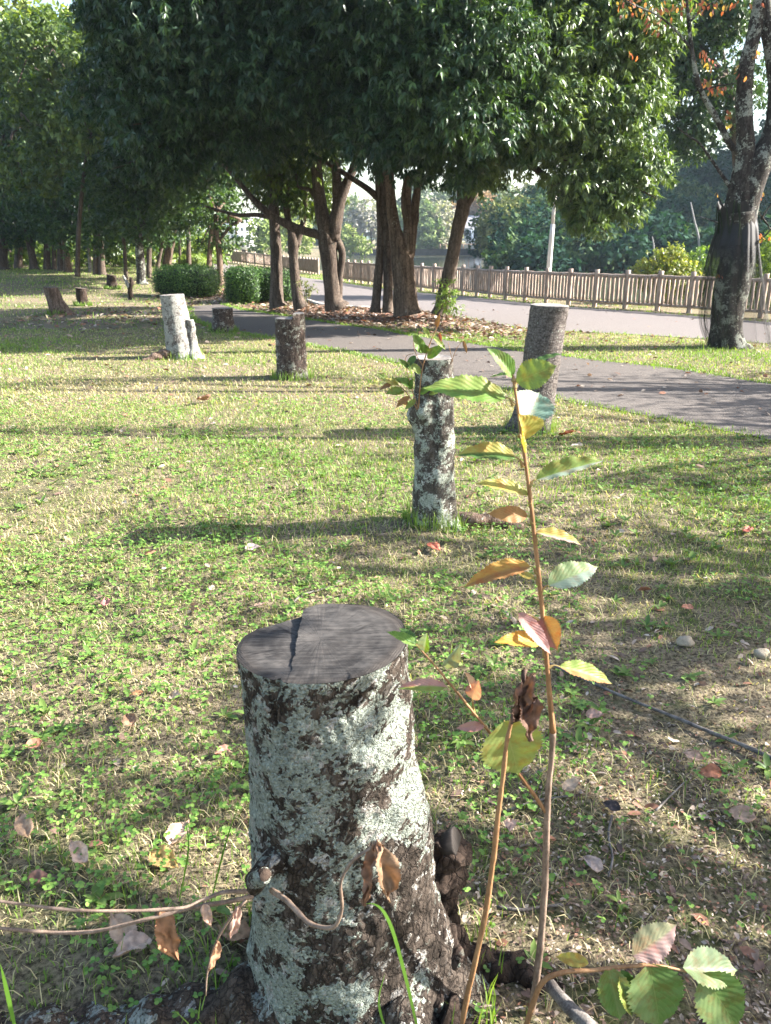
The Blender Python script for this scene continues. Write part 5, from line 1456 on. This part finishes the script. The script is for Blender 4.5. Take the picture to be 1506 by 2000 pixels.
# ------------------------------------------------------------------ fallen leaves one can point to, sticks and stones
FL = 'fallen leaves on the lawn'
for px, py, L, c, lab in [
    (50, 1630, .075, (.42, .28, .18), 'tan fallen leaf standing on edge by the lower border of the lawn'), (160, 1683, .065, (.55, .38, .28), 'long smooth pinkish tan fallen leaf on the grass above the trailing shoots'),
    (78, 1732, .045, (.22, .12, .09), 'small dark maroon fallen leaf just above the trailing shoots'), (352, 1640, .08, (.45, .32, .24), 'pale brown folded fallen leaf, uppermost of a pair beside the front stump'),
    (322, 1692, .07, (.50, .33, .13), 'yellow brown crinkled fallen leaf with upturned rim beside the front stump'), (240, 1842, .075, (.34, .25, .18), 'grey brown fallen leaf under the lower trailing shoot'),
    (262, 1872, .07, (.42, .31, .24), 'pale fallen leaf lying lowest beneath the trailing shoots'), (455, 1832, .075, (.30, .18, .10), 'mid brown fallen leaf touching the foot of the front stump'),
    (66, 1468, .045, (.45, .22, .14), 'reddish fallen leaf in clover, far out from the front stump'), (436, 1480, .045, (.45, .24, .18), 'rosy fallen leaf upright beside the front stump bark'),
    (255, 1420, .06, (.30, .18, .11), 'curled brown fallen leaf in clover, a step out from the front stump'), (268, 1366, .035, (.5, .26, .12), 'small orange fallen leaf level with the stump top'),
    (345, 1374, .045, (.45, .34, .25), 'dull tan fallen leaf in clover near the stump top'), (381, 1196, .055, (.28, .17, .10), 'brown cupped fallen leaf on clover behind the front stump'),
    (208, 1187, .05, (.42, .18, .16), 'wine red fallen leaf on clover, farthest out on the middle lawn'), (510, 1192, .05, (.45, .30, .22), 'tan fallen leaf right behind the front stump'),
    (495, 1079, .07, (.62, .48, .42), 'almost white fallen leaf below the long stump shadow'), (1384, 1522, .055, (.38, .16, .09), 'round red brown fallen leaf below the fallen stick'),
    (1352, 1490, .05, (.45, .30, .22), 'tan fallen leaf touching the round red brown one'), (1115, 1549, .055, (.48, .36, .25), 'flat beige fallen leaf just beside the tall cherry shoot'),
    (1160, 1412, .05, (.42, .26, .20), 'pinkish brown fallen leaf beside the fallen stick'), (1445, 1602, .06, (.40, .26, .18), 'cupped brown fallen leaf on bare ground far beyond the cherry shoots'),
    (995, 1628, .045, (.50, .33, .25), 'salmon coloured fallen leaf between the two upright shoots'), (1192, 1585, .045, (.05, .04, .04), 'blackened curled fallen leaf on pale dry grass'),
    (1155, 1706, .045, (.30, .25, .23), 'dusty grey fallen leaf on straw and twigs'), (848, 1074, .08, (.42, .13, .08), 'bright red fallen leaf at the foot of the slim stump'),
    (1108, 858, .13, (.45, .14, .06), 'scarlet fallen leaf at the foot of the banded leaning stump'), (1458, 1042, .085, (.42, .12, .09), 'dark red fallen leaf out on the dry lawn'),
    (1340, 1196, .05, (.42, .20, .13), 'rust coloured fallen leaf in the shaded clover'), (398, 790, .2, (.34, .2, .15), 'heap like curled brown fallen leaf between white and brown stumps')]:
    g0 = G(px, py); a = random.uniform(0, 6.28); L = L * 1.25
    d = np.array([math.cos(a), math.sin(a) * .8, random.uniform(-.1, .35)]); d = d / np.linalg.norm(d)
    base = g0 - d * L * .5 * np.array([1, 1, 0]) + np.array([0, 0, .024])
    o = big_leaf(base, base + d * L, random.uniform(.5, .75), c, (random.uniform(-.4, .4), random.uniform(-.7, .0), 1), random.uniform(.2, .6), random.uniform(-.3, .3), 'fallen_leaf', None, crumple=.10, m='litter', col2=np.array(c) * random.uniform(.7, 1.0))
    tag(o, lab, 'fallen leaf', FL)

mb = MB(); tube(mb, [G(a, b) + np.array([0, 0, .02]) for a, b in [(1062, 1298), (1100, 1318), (1160, 1345), (1230, 1376), (1310, 1408), (1400, 1446), (1470, 1475), (1560, 1520)]], [.004, .0045, .005, .0058, .0064, .007, .0074, .0075], 10, 8, .35, 40)
tag(mb.build('fallen_stick', M['twig']), 'long thin grey stick lying across the grass behind the cherry shoots', 'stick')
mb = MB(); tube(mb, [P(1075, 1925, 1.12), P(1110, 1965, 1.07), P(1160, 2010, 1.02)], [.012, .013, .013], 12, 5, .2, 40)
tag(mb.build('fallen_branch', M['twig']), 'short dark bark covered branch lying under the low leafy shoot', 'stick')
for lab, l, r in [('crooked thin twig standing in straw beyond the tall cherry shoot', [(1195, 1600), (1188, 1640), (1196, 1680), (1188, 1720)], .004), ('pale curved twig behind the front stump', [(560, 1205), (585, 1170), (620, 1158), (650, 1150)], .006),
                  ('pale slanting twig by the salmon leaf', [(990, 1590), (1050, 1570), (1120, 1560)], .004), ('thin bent twig lying on soil by the low shoot', [(970, 1780), (1020, 1785), (1060, 1778), (1100, 1775)], .005), ('dry stalk lying below the round red brown leaf', [(1280, 1590), (1310, 1560), (1340, 1530)], .0035)]:
    mb = MB(); tube(mb, [G(a, b) + np.array([0, 0, .012]) for a, b in l], np.linspace(r, r * .6, len(l)), 7, 5, .25, 50)
    tag(mb.build('fallen_twig', M['twig']), lab, 'twig')
for lab, px, py, r in [('pale cream stone in shaded grass above the fallen stick', 1338, 1258, .028), ('flat cream stone on bare ground near the rim of the lawn', 1488, 1282, .026)]:
    g0 = G(px, py); mb = MB()
    u = np.linspace(0, math.pi, 14); v = np.linspace(0, 2 * math.pi, 20, endpoint=False)
    D = np.stack([np.sin(u)[:, None] * np.cos(v)[None], np.sin(u)[:, None] * np.sin(v)[None], np.cos(u)[:, None] * np.ones(20)[None]], -1).reshape(-1, 3)
    D = D * np.array([1 + .25 * mnoise.noise(Vector(p * 1.6) + Vector((px, 0, 0))) for p in D])[:, None]
    i = np.arange(13)[:, None] * 20; j = np.arange(20)[None]; jn = (j + 1) % 20
    mb.add(g0 + D * np.array([r * 1.2, r, r * .8]) + np.array([0, 0, r * .4]), None, np.stack([i + j, i + 20 + j, i + 20 + jn, i + jn], -1).reshape(-1, 4))
    tag(mb.build('stone', M['stone']), lab, 'stone')

# ------------------------------------------------------------------ the air
mb = MB(); box(mb, (10, 610, 16), 940, 1400, 38)
hz, t, out = mat('air'); v = t.nodes.new('ShaderNodeVolumePrincipled')
v.inputs['Color'].default_value = (.68, .83, 1.0, 1); v.inputs['Density'].default_value = .0003; v.inputs['Anisotropy'].default_value = .2
t.links.new(v.outputs[0], out.inputs['Volume'])
tag(mb.build('haze', hz, smooth=False), 'thin bluish morning haze', kind='stuff')
